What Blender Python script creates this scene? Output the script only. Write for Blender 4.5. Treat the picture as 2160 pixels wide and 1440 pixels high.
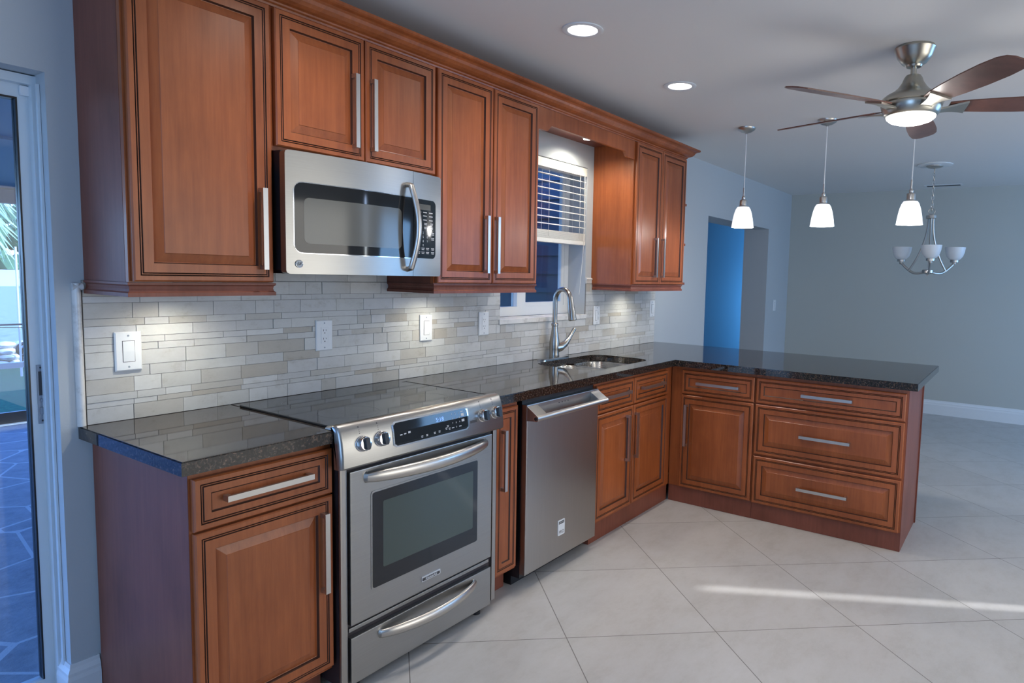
import bpy, bmesh, math, random
from mathutils import Vector, Matrix
R_ = math.radians
random.seed(7)
# brightness of the lamps and of the daylight
SKY_STRENGTH, SUN_E = 0.9, 4.5
W_LEFT, W_FRONT, W_DINE, W_HALL = 48, 46, 90, 42
CAN_W, PEND_W, FAN_W = 37, 7, 4.5
PUCK_W = (7.5, 7, 7, 24)
SC = bpy.context.scene
COL = SC.collection
for o in list(bpy.data.objects):
    bpy.data.objects.remove(o)

# ---------------------------------------------------------------- camera
YAW, PITCH, ROLL, FPX = 0.996, -0.08642, 0.02545, 1394.58
PPX, PPY = 177.7, -17.73
def cam_axes():
    cy, sy, cp, sp = math.cos(YAW), math.sin(YAW), math.cos(PITCH), math.sin(PITCH)
    f = Vector((sy*cp, cy*cp, sp)); r = Vector((cy, -sy, 0)); u = r.cross(f)
    c, s = math.cos(ROLL), math.sin(ROLL)
    return c*r + s*u, -s*r + c*u, f
cd = bpy.data.cameras.new('camera')
cam = bpy.data.objects.new('camera', cd); COL.objects.link(cam)
r_, u_, f_ = cam_axes()
cam.matrix_world = Matrix(((r_.x, u_.x, -f_.x, -0.82974), (r_.y, u_.y, -f_.y, -2.46211), (r_.z, u_.z, -f_.z, 1.4254), (0, 0, 0, 1)))
cd.sensor_width = 36; cd.sensor_fit = 'HORIZONTAL'
cd.lens = FPX*36/2160; cd.shift_x = -PPX/2160; cd.shift_y = PPY/2160
cd.clip_start = 0.02; cd.clip_end = 300
SC.camera = cam

# ---------------------------------------------------------------- world, exposure
SC.view_settings.view_transform = 'Standard'
SC.view_settings.look = 'None'
SC.view_settings.gamma = 1
SC.view_settings.use_curve_mapping = False
SC.view_settings.exposure = 0.0
w = bpy.data.worlds.new('sky'); SC.world = w; w.use_nodes = True
nt = w.node_tree; nt.nodes.clear()
sky = nt.nodes.new('ShaderNodeTexSky'); sky.sky_type = 'NISHITA'; sky.sun_disc = False
sky.sun_elevation = R_(26.9); sky.sun_rotation = R_(152)
tint = nt.nodes.new('ShaderNodeMix'); tint.data_type = 'RGBA'; tint.blend_type = 'MULTIPLY'
tint.inputs[0].default_value = 1; tint.inputs[7].default_value = (0.50, 0.74, 1.45, 1)
bg = nt.nodes.new('ShaderNodeBackground'); bg.inputs[1].default_value = SKY_STRENGTH
wo = nt.nodes.new('ShaderNodeOutputWorld')
nt.links.new(sky.outputs[0], tint.inputs[6]); nt.links.new(tint.outputs[2], bg.inputs[0]); nt.links.new(bg.outputs[0], wo.inputs[0])

def light(name, kind, loc, energy, color, rot=(0, 0, 0), **kw):
    l = bpy.data.lights.new(name, kind); l.energy = energy; l.color = color
    for k, v in kw.items(): setattr(l, k, v)
    o = bpy.data.objects.new(name, l); COL.objects.link(o); o.location = loc; o.rotation_euler = rot
    return o
def aim(o, d):
    o.rotation_euler = Vector(d).to_track_quat('-Z', 'Y').to_euler()
BLUE = (0.32, 0.57, 1.0)
# sun; its floor streak enters by a slit added behind the camera
sun = light('sun', 'SUN', (6, -9, 5), SUN_E, (0.95, 0.97, 1.0), angle=R_(0.6))
el = R_(26.9); aim(sun, (-0.47*math.cos(el), 0.8826*math.cos(el), -math.sin(el)))
# daylight through the windows that are out of the frame (size, size_y = window opening)
a = light('daylight_left_window', 'AREA', (-2.55, -2.3, 1.35), W_LEFT, BLUE, shape='RECTANGLE', size=1.5, size_y=2.6); aim(a, (1, 0, -0.02))
a = light('daylight_front_door', 'AREA', (1.9, -5.15, 1.15), W_FRONT, (1.0, 0.965, 0.89), shape='RECTANGLE', size=2.6, size_y=1.9); aim(a, (0, 1, 0))
a = light('daylight_dining_window', 'AREA', (5.6, -5.15, 1.2), W_DINE, (0.27, 0.55, 1.0), shape='RECTANGLE', size=2.0, size_y=1.9); aim(a, (0, 1, -0.30))
a = light('daylight_hall_window', 'AREA', (11.4, 0.95, 1.0), W_HALL, (0.10, 0.42, 0.95), shape='RECTANGLE', size=1.0, size_y=1.2); aim(a, (-1, 0, 0))

# ---------------------------------------------------------------- materials
def mat(name, color=(0.8, 0.8, 0.8), rough=0.5, metal=0.0, coat=0.0, coat_rough=0.1, spec=0.5, emit=None, estr=0.0):
    m = bpy.data.materials.new(name); m.use_nodes = True
    b = m.node_tree.nodes['Principled BSDF']
    b.inputs['Base Color'].default_value = (*color, 1); b.inputs['Roughness'].default_value = rough
    b.inputs['Metallic'].default_value = metal; b.inputs['Coat Weight'].default_value = coat
    b.inputs['Coat Roughness'].default_value = coat_rough; b.inputs['Specular IOR Level'].default_value = spec
    if emit: b.inputs['Emission Color'].default_value = (*emit, 1); b.inputs['Emission Strength'].default_value = estr
    return m
def nodes(m):
    return m.node_tree.nodes, m.node_tree.links, m.node_tree.nodes['Principled BSDF']
def noise(m, scale, stretch=(1, 1, 1), detail=4, rough=0.6, coord='Object'):
    N, L, b = nodes(m)
    tc = N.new('ShaderNodeTexCoord'); mp = N.new('ShaderNodeMapping'); mp.inputs['Scale'].default_value = stretch
    nz = N.new('ShaderNodeTexNoise'); nz.inputs['Scale'].default_value = scale; nz.inputs['Detail'].default_value = detail; nz.inputs['Roughness'].default_value = rough
    L.new(tc.outputs[coord], mp.inputs[0]); L.new(mp.outputs[0], nz.inputs['Vector'])
    return nz.outputs[0]
def ramp(m, fac, stops):
    N, L, b = nodes(m)
    r = N.new('ShaderNodeValToRGB'); e = r.color_ramp.elements
    while len(e) < len(stops): e.new(0.5)
    for i, (p, c) in enumerate(stops):
        e[i].position = p; e[i].color = (*c, 1)
    L.new(fac, r.inputs[0]); return r.outputs[0]
def mixc(m, fac, a, b_, mode='MIX'):
    N, L, b = nodes(m)
    x = N.new('ShaderNodeMix'); x.data_type = 'RGBA'; x.blend_type = mode
    for s, v in ((0, fac), (6, a), (7, b_)):
        if hasattr(v, 'is_output'): L.new(v, x.inputs[s])
        else: x.inputs[s].default_value = v if s == 0 else (*v, 1)
    return x.outputs[2]
def bump(m, h, strength, dist=0.002):
    N, L, b = nodes(m)
    n = N.new('ShaderNodeBump'); n.inputs['Strength'].default_value = strength; n.inputs['Distance'].default_value = dist
    L.new(h, n.inputs['Height']); L.new(n.outputs[0], b.inputs['Normal'])
def setc(m, sock):
    N, L, b = nodes(m); L.new(sock, b.inputs['Base Color'])

def wood(name, dark, light_, rough, stretch=(38, 38, 2.2), coat=0.16, boards=True):
    m = mat(name, light_, rough, coat=coat, coat_rough=0.2, spec=0.4)
    N, L, b = nodes(m)
    g = noise(m, 1.6, stretch, 5, 0.65); blotch = noise(m, 4.2, (1, 1, 0.6), 4, 0.6)
    c = mixc(m, 1.0, ramp(m, g, [(0.25, dark), (0.75, light_)]), ramp(m, blotch, [(0.28, (0.74, 0.68, 0.60)), (0.5, (1.0, 1.0, 1.0)), (0.72, (1.16, 1.16, 1.18))]), 'MULTIPLY')
    if boards:   # glued-up boards, each of its own tone
        tc = N.new('ShaderNodeTexCoord'); sp = N.new('ShaderNodeSeparateXYZ'); L.new(tc.outputs['Object'], sp.inputs[0])
        def mt(op, x, y):
            n = N.new('ShaderNodeMath'); n.operation = op
            for i, v in enumerate((x, y)):
                if hasattr(v, 'is_output'): L.new(v, n.inputs[i])
                else: n.inputs[i].default_value = v
            return n.outputs[0]
        w_ = N.new('ShaderNodeTexWhiteNoise'); w_.noise_dimensions = '1D'
        L.new(mt('FLOOR', mt('DIVIDE', mt('ADD', sp.outputs[0], sp.outputs[1]), 0.083), 0), w_.inputs['W'])
        c = mixc(m, 1.0, c, ramp(m, w_.outputs[0], [(0, (0.88, 0.86, 0.84)), (1, (1.09, 1.09, 1.1))]), 'MULTIPLY')
    setc(m, c)
    return m
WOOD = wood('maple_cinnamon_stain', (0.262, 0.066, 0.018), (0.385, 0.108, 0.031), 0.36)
SIDE = wood('shaded_cabinet_veneer', (0.175, 0.050, 0.028), (0.235, 0.070, 0.041), 0.46, coat=0.06, boards=False)  # darker than the doors; shade on the cabinet sides is in the colour
GLAZE = mat('dark_glaze', (0.055, 0.018, 0.008), 0.45)
BLADE = wood('fan_blade_walnut', (0.12, 0.05, 0.035), (0.20, 0.085, 0.06), 0.35, (6, 6, 6), boards=False)

def steel(name, color, rough, stretch):
    m = mat(name, color, rough, 1.0)
    g = noise(m, 3.0, stretch, 3, 0.6)
    N, L, b = nodes(m)
    mr = N.new('ShaderNodeMapRange'); mr.inputs[3].default_value = rough-0.04; mr.inputs[4].default_value = rough+0.08
    L.new(g, mr.inputs[0]); L.new(mr.outputs[0], b.inputs['Roughness'])
    setc(m, ramp(m, g, [(0.3, tuple(c*0.93 for c in color)), (0.7, color)]))
    bump(m, g, 0.06, 0.001)
    return m
STEEL = steel('brushed_stainless', (0.39, 0.385, 0.37), 0.30, (1.5, 1.5, 160))
STEELV = steel('brushed_stainless_vertical', (0.44, 0.42, 0.395), 0.30, (160, 160, 1.5))
SINKM = steel('sink_steel', (0.62, 0.60, 0.56), 0.24, (60, 2, 60))
NICKEL = mat('brushed_nickel', (0.55, 0.53, 0.50), 0.32, 1.0)
FAUCETM = mat('faucet_darkened_nickel', (0.36, 0.345, 0.32), 0.26, 1.0)  # nickel, with its dark reflections put into the base colour
FANM = mat('fan_brushed_nickel', (0.50, 0.48, 0.42), 0.30, 1.0)
CHROME = mat('polished_chrome', (0.75, 0.76, 0.78), 0.10, 1.0)
BLACK = mat('black_plastic', (0.012, 0.012, 0.014), 0.35)
DARKSIDE = mat('range_side_enamel', (0.03, 0.022, 0.024), 0.35)
BGLASS = mat('black_glass', (0.012, 0.013, 0.014), 0.06, spec=0.6)
SCREEN = mat('microwave_screen', (0.10, 0.10, 0.09), 0.14, spec=0.6)
OVENG = mat('oven_inner_glass', (0.055, 0.075, 0.062), 0.10, spec=0.7)
WHITEP = mat('white_plastic', (0.78, 0.80, 0.82), 0.35)
SLOT = mat('slot_dark', (0.05, 0.05, 0.055), 0.6)
INK = mat('key_print', (0.55, 0.56, 0.58), 0.5)
LED = mat('blue_display_digits', (0.05, 0.1, 0.5), 0.4, emit=(0.16, 0.30, 1.0), estr=2.2)
WHITEPAINT = mat('white_trim_paint', (0.74, 0.77, 0.79), 0.4)
ALU = mat('white_door_aluminium', (0.66, 0.72, 0.76), 0.4)
BLINDM = mat('white_blind', (0.80, 0.79, 0.74), 0.45)
CORDM = mat('blind_cord', (0.75, 0.74, 0.68), 0.7)
GREYMETAL = mat('lock_metal', (0.30, 0.34, 0.40), 0.4, 0.6)
LENS = mat('lamp_lens', (0.9, 0.9, 0.9), 0.4, emit=(1.0, 0.97, 0.95), estr=6.0)
SHADE_ON = mat('lit_glass_shade', (0.9, 0.9, 0.92), 0.35, emit=(0.95, 0.96, 1.0), estr=0.85)
SHADE_OFF = mat('frosted_glass_shade', (0.72, 0.76, 0.80), 0.35)

def wallpaint(name, c, scale=120):
    m = mat(name, c, 0.75, spec=0.25); n = noise(m, scale, (1, 1, 1), 2, 0.6); bump(m, n, 0.12, 0.002); return m
WALLM = wallpaint('pale_blue_grey_paint', (0.50, 0.535, 0.56))
FARM = wallpaint('sage_grey_paint', (0.50, 0.52, 0.49))
CEILM = wallpaint('ceiling_white_paint', (0.78, 0.77, 0.755), 90)
HALLM = wallpaint('hall_paint', (0.45, 0.5, 0.55))

# granite
GRANITE = mat('dark_granite', (0.02, 0.02, 0.02), 0.05, spec=0.75)
n1 = noise(GRANITE, 130, (1, 1, 1), 3, 0.7); n2 = noise(GRANITE, 75, (1, 1, 1), 2, 0.6)
g1 = ramp(GRANITE, n1, [(0.40, (0.008, 0.008, 0.008)), (0.54, (0.030, 0.025, 0.022)), (0.66, (0.125, 0.088, 0.066))])
g2 = ramp(GRANITE, n2, [(0.45, (0.7, 0.7, 0.7)), (0.62, (1.25, 1.1, 1.0))])
setc(GRANITE, mixc(GRANITE, 1.0, g1, g2, 'MULTIPLY'))
# marble
MARBLE = mat('cream_marble', (0.7, 0.69, 0.66), 0.25)
setc(MARBLE, ramp(MARBLE, noise(MARBLE, 9, (1, 1, 1), 6, 0.7), [(0.35, (0.50, 0.48, 0.46)), (0.5, (0.74, 0.73, 0.71)), (0.7, (0.78, 0.77, 0.75))]))
# travertine mosaic: a tone per stone (attribute), veins on top
TILE = mat('travertine_mosaic', (0.6, 0.58, 0.54), 0.42)
N, L, b = nodes(TILE)
at = N.new('ShaderNodeVertexColor'); at.layer_name = 'stone_tone'
v1 = ramp(TILE, noise(TILE, 11, (1, 1, 1.5), 9, 0.78), [(0.30, (0.76, 0.73, 0.68)), (0.45, (0.97, 0.965, 0.955)), (0.7, (1.06, 1.06, 1.06))])
setc(TILE, mixc(TILE, 1.0, at.outputs[0], v1, 'MULTIPLY'))
bump(TILE, noise(TILE, 60, (1, 1, 1.5), 5, 0.75), 0.22, 0.003)
# diagonal floor tile: lattice read off the photo's grout crossings
FLOORM = mat('diagonal_porcelain_tile', (0.5, 0.48, 0.45), 0.34, spec=0.35)
N, L, b = nodes(FLOORM)
E1, E2, ORG = Vector((-0.39, 0.466)), Vector((0.385, 0.462)), Vector((1.607, -1.499))
det = E1.x*E2.y - E1.y*E2.x
geo = N.new('ShaderNodeNewGeometry'); sep = N.new('ShaderNodeSeparateXYZ'); L.new(geo.outputs['Position'], sep.inputs[0])
def mth(op, *a):
    n = N.new('ShaderNodeMath'); n.operation = op
    for i, v in enumerate(a):
        if hasattr(v, 'is_output'): L.new(v, n.inputs[i])
        else: n.inputs[i].default_value = v
    return n.outputs[0]
px = mth('SUBTRACT', sep.outputs[0], ORG.x); py = mth('SUBTRACT', sep.outputs[1], ORG.y)
ca = mth('ADD', mth('MULTIPLY', px, E2.y/det), mth('MULTIPLY', py, -E2.x/det))
cb = mth('ADD', mth('MULTIPLY', px, -E1.y/det), mth('MULTIPLY', py, E1.x/det))
def edge(c): return mth('SUBTRACT', 0.5, mth('ABSOLUTE', mth('SUBTRACT', mth('FRACT', c), 0.5)))
grout = mth('LESS_THAN', mth('MINIMUM', edge(ca), edge(cb)), 0.0030)
wn = N.new('ShaderNodeTexWhiteNoise'); wn.noise_dimensions = '2D'; cx = N.new('ShaderNodeCombineXYZ')
L.new(mth('FLOOR', ca), cx.inputs[0]); L.new(mth('FLOOR', cb), cx.inputs[1]); L.new(cx.outputs[0], wn.inputs['Vector'])
tl = ramp(FLOORM, noise(FLOORM, 4.5, (1, 1.7, 1), 10, 0.76), [(0.28, (0.405, 0.385, 0.355)), (0.5, (0.475, 0.458, 0.435)), (0.72, (0.515, 0.50, 0.485))])
tv = ramp(FLOORM, wn.outputs[0], [(0, (0.95, 0.95, 0.95)), (1, (1.03, 1.03, 1.03))])
setc(FLOORM, mixc(FLOORM, grout, mixc(FLOORM, 1.0, tl, tv, 'MULTIPLY'), (0.17, 0.155, 0.14)))
# outdoors
SLATE = mat('patio_slate', (0.2, 0.25, 0.35), 0.6)
N, L, b = nodes(SLATE)
tc = N.new('ShaderNodeTexCoord'); vo = N.new('ShaderNodeTexVoronoi'); vo.feature = 'DISTANCE_TO_EDGE'; vo.inputs['Scale'].default_value = 2.3
L.new(tc.outputs['Object'], vo.inputs['Vector'])
st = ramp(SLATE, noise(SLATE, 9, (1, 1, 1), 6, 0.7), [(0.3, (0.16, 0.18, 0.21)), (0.7, (0.30, 0.32, 0.35))])
lt = N.new('ShaderNodeMath'); lt.operation = 'LESS_THAN'; lt.inputs[1].default_value = 0.018; L.new(vo.outputs['Distance'], lt.inputs[0])
setc(SLATE, mixc(SLATE, lt.outputs[0], st, (0.48, 0.5, 0.52))); bump(SLATE, noise(SLATE, 24, (1, 1, 1), 6, 0.7), 0.5, 0.01)
SHADE_LAWNM = mat('lawn', (0.1, 0.3, 0.12), 0.9)  # lawn near the patio, its shade deepened in the green itself
setc(SHADE_LAWNM, ramp(SHADE_LAWNM, noise(SHADE_LAWNM, 30, (1, 1, 1), 6, 0.75), [(0.3, (0.010, 0.075, 0.035)), (0.7, (0.04, 0.20, 0.075))]))
SUN_LAWNM = mat('sunlit_lawn_slope', (0.4, 0.5, 0.3), 0.9)  # same lawn above the wall, with sunlight in the paler colour
setc(SUN_LAWNM, ramp(SUN_LAWNM, noise(SUN_LAWNM, 14, (1, 1, 1), 6, 0.75), [(0.3, (0.13, 0.20, 0.10)), (0.7, (0.36, 0.42, 0.27))]))
ROADM = mat('pale_road', (0.62, 0.58, 0.58), 0.9)
ROCKM = mat('white_fieldstone', (0.7, 0.7, 0.68), 0.85)
setc(ROCKM, ramp(ROCKM, noise(ROCKM, 8, (1, 1, 1), 5, 0.7), [(0.3, (0.5, 0.5, 0.5)), (0.7, (0.85, 0.84, 0.82))]))
PALMM = mat('palm_frond', (0.24, 0.38, 0.24), 0.4)  # paled: the sun glare on the fronds is in this colour
TRUNKM = mat('palm_trunk', (0.28, 0.22, 0.17), 0.9)
HEDGEM = mat('hedge_leaf', (0.05, 0.13, 0.06), 0.9)
SCREENM = mat('patio_bronze_frame', (0.16, 0.2, 0.26), 0.5, 0.2)
ROOFM = mat('patio_roof_panel', (0.36, 0.42, 0.5), 0.5)
SIDINGM = mat('grey_lap_siding', (0.045, 0.06, 0.075), 0.7)
GLASS = bpy.data.materials.new('clear_glass'); GLASS.use_nodes = True
N = GLASS.node_tree.nodes; L = GLASS.node_tree.links; N.clear()
tr = N.new('ShaderNodeBsdfTransparent'); tr.inputs[0].default_value = (0.86, 0.93, 0.97, 1); gl = N.new('ShaderNodeBsdfGlossy'); gl.inputs['Roughness'].default_value = 0.02
lw = N.new('ShaderNodeLayerWeight'); pw = N.new('ShaderNodeMath'); pw.operation = 'POWER'; pw.inputs[1].default_value = 4.0; L.new(lw.outputs['Facing'], pw.inputs[0]); fr = N.new('ShaderNodeMath'); fr.operation = 'MULTIPLY_ADD'; fr.inputs[1].default_value = 0.6; fr.inputs[2].default_value = 0.03; L.new(pw.outputs[0], fr.inputs[0]); mx = N.new('ShaderNodeMixShader'); ou = N.new('ShaderNodeOutputMaterial')
L.new(fr.outputs[0], mx.inputs[0]); L.new(tr.outputs[0], mx.inputs[1]); L.new(gl.outputs[0], mx.inputs[2]); L.new(mx.outputs[0], ou.inputs[0])

# ---------------------------------------------------------------- mesh helpers
class MB:
    def __init__(s): s.v = []; s.f = []; s.m = []; s.sm = []
    def add(s, verts, faces, mi=0, smooth=False):
        o = len(s.v); s.v += [tuple(p) for p in verts]
        for f in faces: s.f.append(tuple(i+o for i in f)); s.m.append(mi); s.sm.append(smooth)
        return s
    def box(s, x0, x1, y0, y1, z0, z1, mi=0, ch=0.0):
        x0, x1 = min(x0, x1), max(x0, x1); y0, y1 = min(y0, y1), max(y0, y1); z0, z1 = min(z0, z1), max(z0, z1)
        if ch <= 0:
            v = [(x, y, z) for z in (z0, z1) for y in (y0, y1) for x in (x0, x1)]
            return s.add(v, [(0, 2, 3, 1), (4, 5, 7, 6), (0, 1, 5, 4), (2, 6, 7, 3), (0, 4, 6, 2), (1, 3, 7, 5)], mi)
        bm = bmesh.new(); bmesh.ops.create_cube(bm, size=1)
        for q in bm.verts: q.co = Vector(((x0+x1)/2+q.co.x*(x1-x0), (y0+y1)/2+q.co.y*(y1-y0), (z0+z1)/2+q.co.z*(z1-z0)))
        bmesh.ops.bevel(bm, geom=bm.edges[:], offset=ch, segments=2, affect='EDGES', profile=0.7)
        bm.verts.index_update(); s.add([q.co[:] for q in bm.verts], [tuple(q.index for q in f.verts) for f in bm.faces], mi); bm.free()
        return s
    def prism(s, pts, fn, d0, d1, mi=0):
        """pts: closed 2-D outline; fn(a, b, d) -> xyz; extruded from d0 to d1"""
        n = len(pts); v = [fn(a, b, d0) for a, b in pts] + [fn(a, b, d1) for a, b in pts]
        return s.add(v, [tuple(range(n))[::-1], tuple(range(n, 2*n))] + [(i, (i+1) % n, n+(i+1) % n, n+i) for i in range(n)], mi)
    def lathe(s, prof, c, n=28, mi=0, axis=None, caps=True):
        """prof: (r, h) along axis (default +z) from c"""
        ax = Vector(axis or (0, 0, 1)).normalized(); t = Vector((1, 0, 0)) if abs(ax.x) < 0.9 else Vector((0, 1, 0))
        e1 = ax.cross(t).normalized(); e2 = ax.cross(e1); c = Vector(c); v = []
        for r, h in prof:
            for k in range(n):
                a_ = 2*math.pi*k/n; v.append(c + ax*h + (e1*math.cos(a_) + e2*math.sin(a_))*r)
        f = []
        for i in range(len(prof)-1):
            for k in range(n): f.append((i*n+k, i*n+(k+1) % n, (i+1)*n+(k+1) % n, (i+1)*n+k))
        if caps: f += [tuple(range(n))[::-1], tuple(range((len(prof)-1)*n, len(prof)*n))]
        return s.add(v, f, mi, True)
    def tube(s, pts, r, n=10, mi=0, caps=True, flat=None):
        pts = [Vector(p) for p in pts]; rr = r if isinstance(r, (list, tuple)) else [r]*len(pts); v = []; up = None
        for i, p in enumerate(pts):
            d = (pts[min(i+1, len(pts)-1)] - pts[max(i-1, 0)]).normalized()
            if up is None:
                t = Vector((0, 0, 1)) if abs(d.z) < 0.9 else Vector((1, 0, 0)); e1 = d.cross(t).normalized()
            else:
                e1 = (up - d*up.dot(d)).normalized()
            up = e1; e2 = d.cross(e1)
            k2 = flat or 1.0
            for k in range(n):
                a_ = 2*math.pi*k/n; v.append(p + (e1*math.cos(a_)*k2 + e2*math.sin(a_))*rr[i])
        f = []
        for i in range(len(pts)-1):
            for k in range(n): f.append((i*n+k, i*n+(k+1) % n, (i+1)*n+(k+1) % n, (i+1)*n+k))
        if caps: f += [tuple(range(n))[::-1], tuple(range((len(pts)-1)*n, len(pts)*n))]
        return s.add(v, f, mi, True)
    def rings(s, u0, u1, v0, v1, prof, fn):
        """nested rectangles: prof = [(inset, depth, material of the strip to the next ring)]"""
        base = []
        for ins, d, mi in prof:
            base.append([fn(u0+ins, v0+ins, d), fn(u1-ins, v0+ins, d), fn(u1-ins, v1-ins, d), fn(u0+ins, v1-ins, d)])
        for i in range(len(prof)-1):
            s.add(base[i]+base[i+1], [(k, (k+1) % 4, 4+(k+1) % 4, 4+k) for k in range(4)], prof[i][2])
        s.add(base[-1], [(0, 1, 2, 3)], prof[-1][2]); s.add(base[0], [(3, 2, 1, 0)], 0)
        return s
    def sweep(s, path, prof, closed_prof=True, mi=0):
        """path: xy points; prof: (outwards, z); outwards = right of travel; mitred"""
        P2 = [Vector(p) for p in path]; n = len(prof); v = []
        for i, p in enumerate(P2):
            ds = []
            if i > 0: ds.append((P2[i]-P2[i-1]).normalized())
            if i < len(P2)-1: ds.append((P2[i+1]-P2[i]).normalized())
            ns = [Vector((d.y, -d.x)) for d in ds]
            m = ns[0] if len(ns) == 1 else (ns[0]+ns[1])/(1+ns[0].dot(ns[1]))
            for o_, z in prof: q = p + m*o_; v.append((q.x, q.y, z))
        f = []
        for i in range(len(P2)-1):
            for k in range(n if closed_prof else n-1): f.append((i*n+k, i*n+(k+1) % n, (i+1)*n+(k+1) % n, (i+1)*n+k))
        if closed_prof: f += [tuple(range(n)), tuple(range((len(P2)-1)*n, len(P2)*n))[::-1]]
        return s.add(v, f, mi)
    def mesh(s, name, off=(0, 0, 0)):
        me = bpy.data.meshes.new(name)
        me.from_pydata([(x-off[0], y-off[1], z-off[2]) for x, y, z in s.v], [], s.f)
        me.polygons.foreach_set('material_index', s.m); me.polygons.foreach_set('use_smooth', s.sm)
        bm = bmesh.new(); bm.from_mesh(me); bmesh.ops.recalc_face_normals(bm, faces=bm.faces); bm.to_mesh(me); bm.free()
        return me
def root_loc(o):
    p = Vector((0, 0, 0))
    while o: p += o.location; o = o.parent
    return p
def autosmooth(me, deg=35):
    if any(p.use_smooth for p in me.polygons):
        me.set_sharp_from_angle(angle=R_(deg))
def part(name, mb, mats, parent, label=None):
    off = root_loc(parent) if parent else (0, 0, 0)
    me = mb.mesh(name, off)
    for m in (mats if isinstance(mats, (list, tuple)) else [mats]): me.materials.append(m)
    autosmooth(me)
    o = bpy.data.objects.new(name, me); COL.objects.link(o); o.parent = parent
    if label: o['label'] = label
    return o
def thing(name, loc, label, cat, group=None):
    o = bpy.data.objects.new(name, None); COL.objects.link(o); o.location = loc; o.empty_display_size = 0.05
    o['label'] = label; o['category'] = cat; o['kind'] = 'thing'
    if group: o['group'] = group
    return o
def single(name, mb, mats, loc, label, cat, group=None):
    me = mb.mesh(name, loc)
    for m in (mats if isinstance(mats, (list, tuple)) else [mats]): me.materials.append(m)
    autosmooth(me)
    o = bpy.data.objects.new(name, me); COL.objects.link(o); o.location = loc
    o['label'] = label; o['category'] = cat; o['kind'] = 'thing'
    if group: o['group'] = group
    return o
def struct(name, mb, mats, label=None):
    o = part(name, mb, mats, None, label); o['kind'] = 'structure'; return o
def copy_tree(o, parent=None, loc=None, label=None):
    c = o.copy(); COL.objects.link(c); c.parent = parent
    if loc: c.location = loc
    if label: c['label'] = label
    for ch in [x for x in bpy.data.objects if x.parent == o]: copy_tree(ch, c)
    return c
def text_faces(s, size, fn, align='CENTER', depth=0.0004, mb=None, mi=0, bold=0.0):
    """letters as solid faces placed by fn(u, v, d)"""
    cu = bpy.data.curves.new('lettering', 'FONT'); cu.body = s; cu.size = size; cu.align_x = align; cu.align_y = 'CENTER'; cu.resolution_u = 3; cu.offset = bold
    ob = bpy.data.objects.new('lettering', cu); COL.objects.link(ob)
    dg = bpy.context.evaluated_depsgraph_get(); me = bpy.data.meshes.new_from_object(ob.evaluated_get(dg))
    mb = mb or MB()
    mb.add([fn(q.co.x, q.co.y, depth) for q in me.vertices], [tuple(p.vertices) for p in me.polygons], mi)
    bpy.data.objects.remove(ob); bpy.data.curves.remove(cu); bpy.data.meshes.remove(me)
    return mb
def arcpts(n, f): return [f(i/n) for i in range(n+1)]
def rrect(u0, u1, v0, v1, r, n=6):
    out = []
    for cx_, cy_, a0 in ((u1-r, v0+r, -90), (u1-r, v1-r, 0), (u0+r, v1-r, 90), (u0+r, v0+r, 180)):
        for i in range(n+1):
            a_ = R_(a0 + 90*i/n); out.append((cx_+r*math.cos(a_), cy_+r*math.sin(a_)))
    return out
# ================================================================ the room
HC = 2.455
XF = 7.25
# floor / ceiling
fl = MB().box(-2.62, XF+0.1, -5.35, 0.10, -0.12, 0.0).box(4.2, 12, 0.10, 2.0, -0.12, 0.0)
struct('floor', fl, FLOORM, 'pale stone-look floor tiles laid on the diagonal')
struct('ceiling', MB().box(-2.7, XF+0.1, -5.4, 0.2, HC, HC+0.2).box(4.2, 12, 0.2, 2.0, HC, HC+0.2), CEILM)
# back wall with the sliding door hole, the sink window hole and the hall opening
DX0, DX1, DZ = -1.95, -0.045, 1.980
WX0, WX1, WZ0, WZ1 = 1.968, 2.820, 1.150, 2.125
OX0, OX1, OZ, OT = 4.790, 6.462, 1.992, 0.285
wb = MB()
wb.box(-2.7, DX0, 0, 0.2, 0, HC).box(DX0, DX1, 0, 0.2, DZ, HC).box(DX1, WX0, 0, 0.2, 0, HC)
wb.box(WX0, WX1, 0, 0.2, 0, WZ0).box(WX0, WX1, 0, 0.2, WZ1, HC).box(WX1, OX0, 0, 0.2, 0, HC)
wb.box(OX0, OX1, 0, 0.2, OZ, HC).box(OX1, XF+0.1, 0, 0.2, 0, HC)
wb.box(OX0-0.1, OX0, 0.2, OT, 0, OZ).box(OX1, OX1+0.12, 0.2, OT, 0, HC).box(OX0-0.1, OX1, 0.2, OT, OZ, HC)
struct('wall_back', wb, WALLM)
struct('wall_right', MB().box(XF, XF+0.12, -5.4, 0.0, 0, HC), FARM, 'sage grey end wall of the dining area')
struct('wall_left', MB().box(-2.72, -2.62, -5.4, 0.2, 0, HC), WALLM)
SLX = 4.009  # slit added in the unseen wall to shape the floor streak
SG = 0.036
struct('wall_front', MB().box(-2.7, SLX-0.4, -5.3, -5.2, 0, HC).box(SLX+0.4, XF+0.1, -5.3, -5.2, 0, HC).box(SLX-0.4, SLX+0.4, -5.3, -5.2, 2.30, HC)
       .box(SLX-0.4, SLX-SG, -5.21, -5.20, 0, 2.30).box(SLX+SG, SLX+0.4, -5.21, -5.20, 0, 2.30), WALLM)
struct('wall_hall', MB().box(4.2, 12, 1.6, 1.7, 0, HC).box(11.5, 11.6, 0.2, 1.6, 0, HC).box(4.1, 4.2, 0.2, 1.7, 0, HC).box(OX1+0.12, 12, 0.2, 0.285, 0, HC), HALLM)
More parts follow.
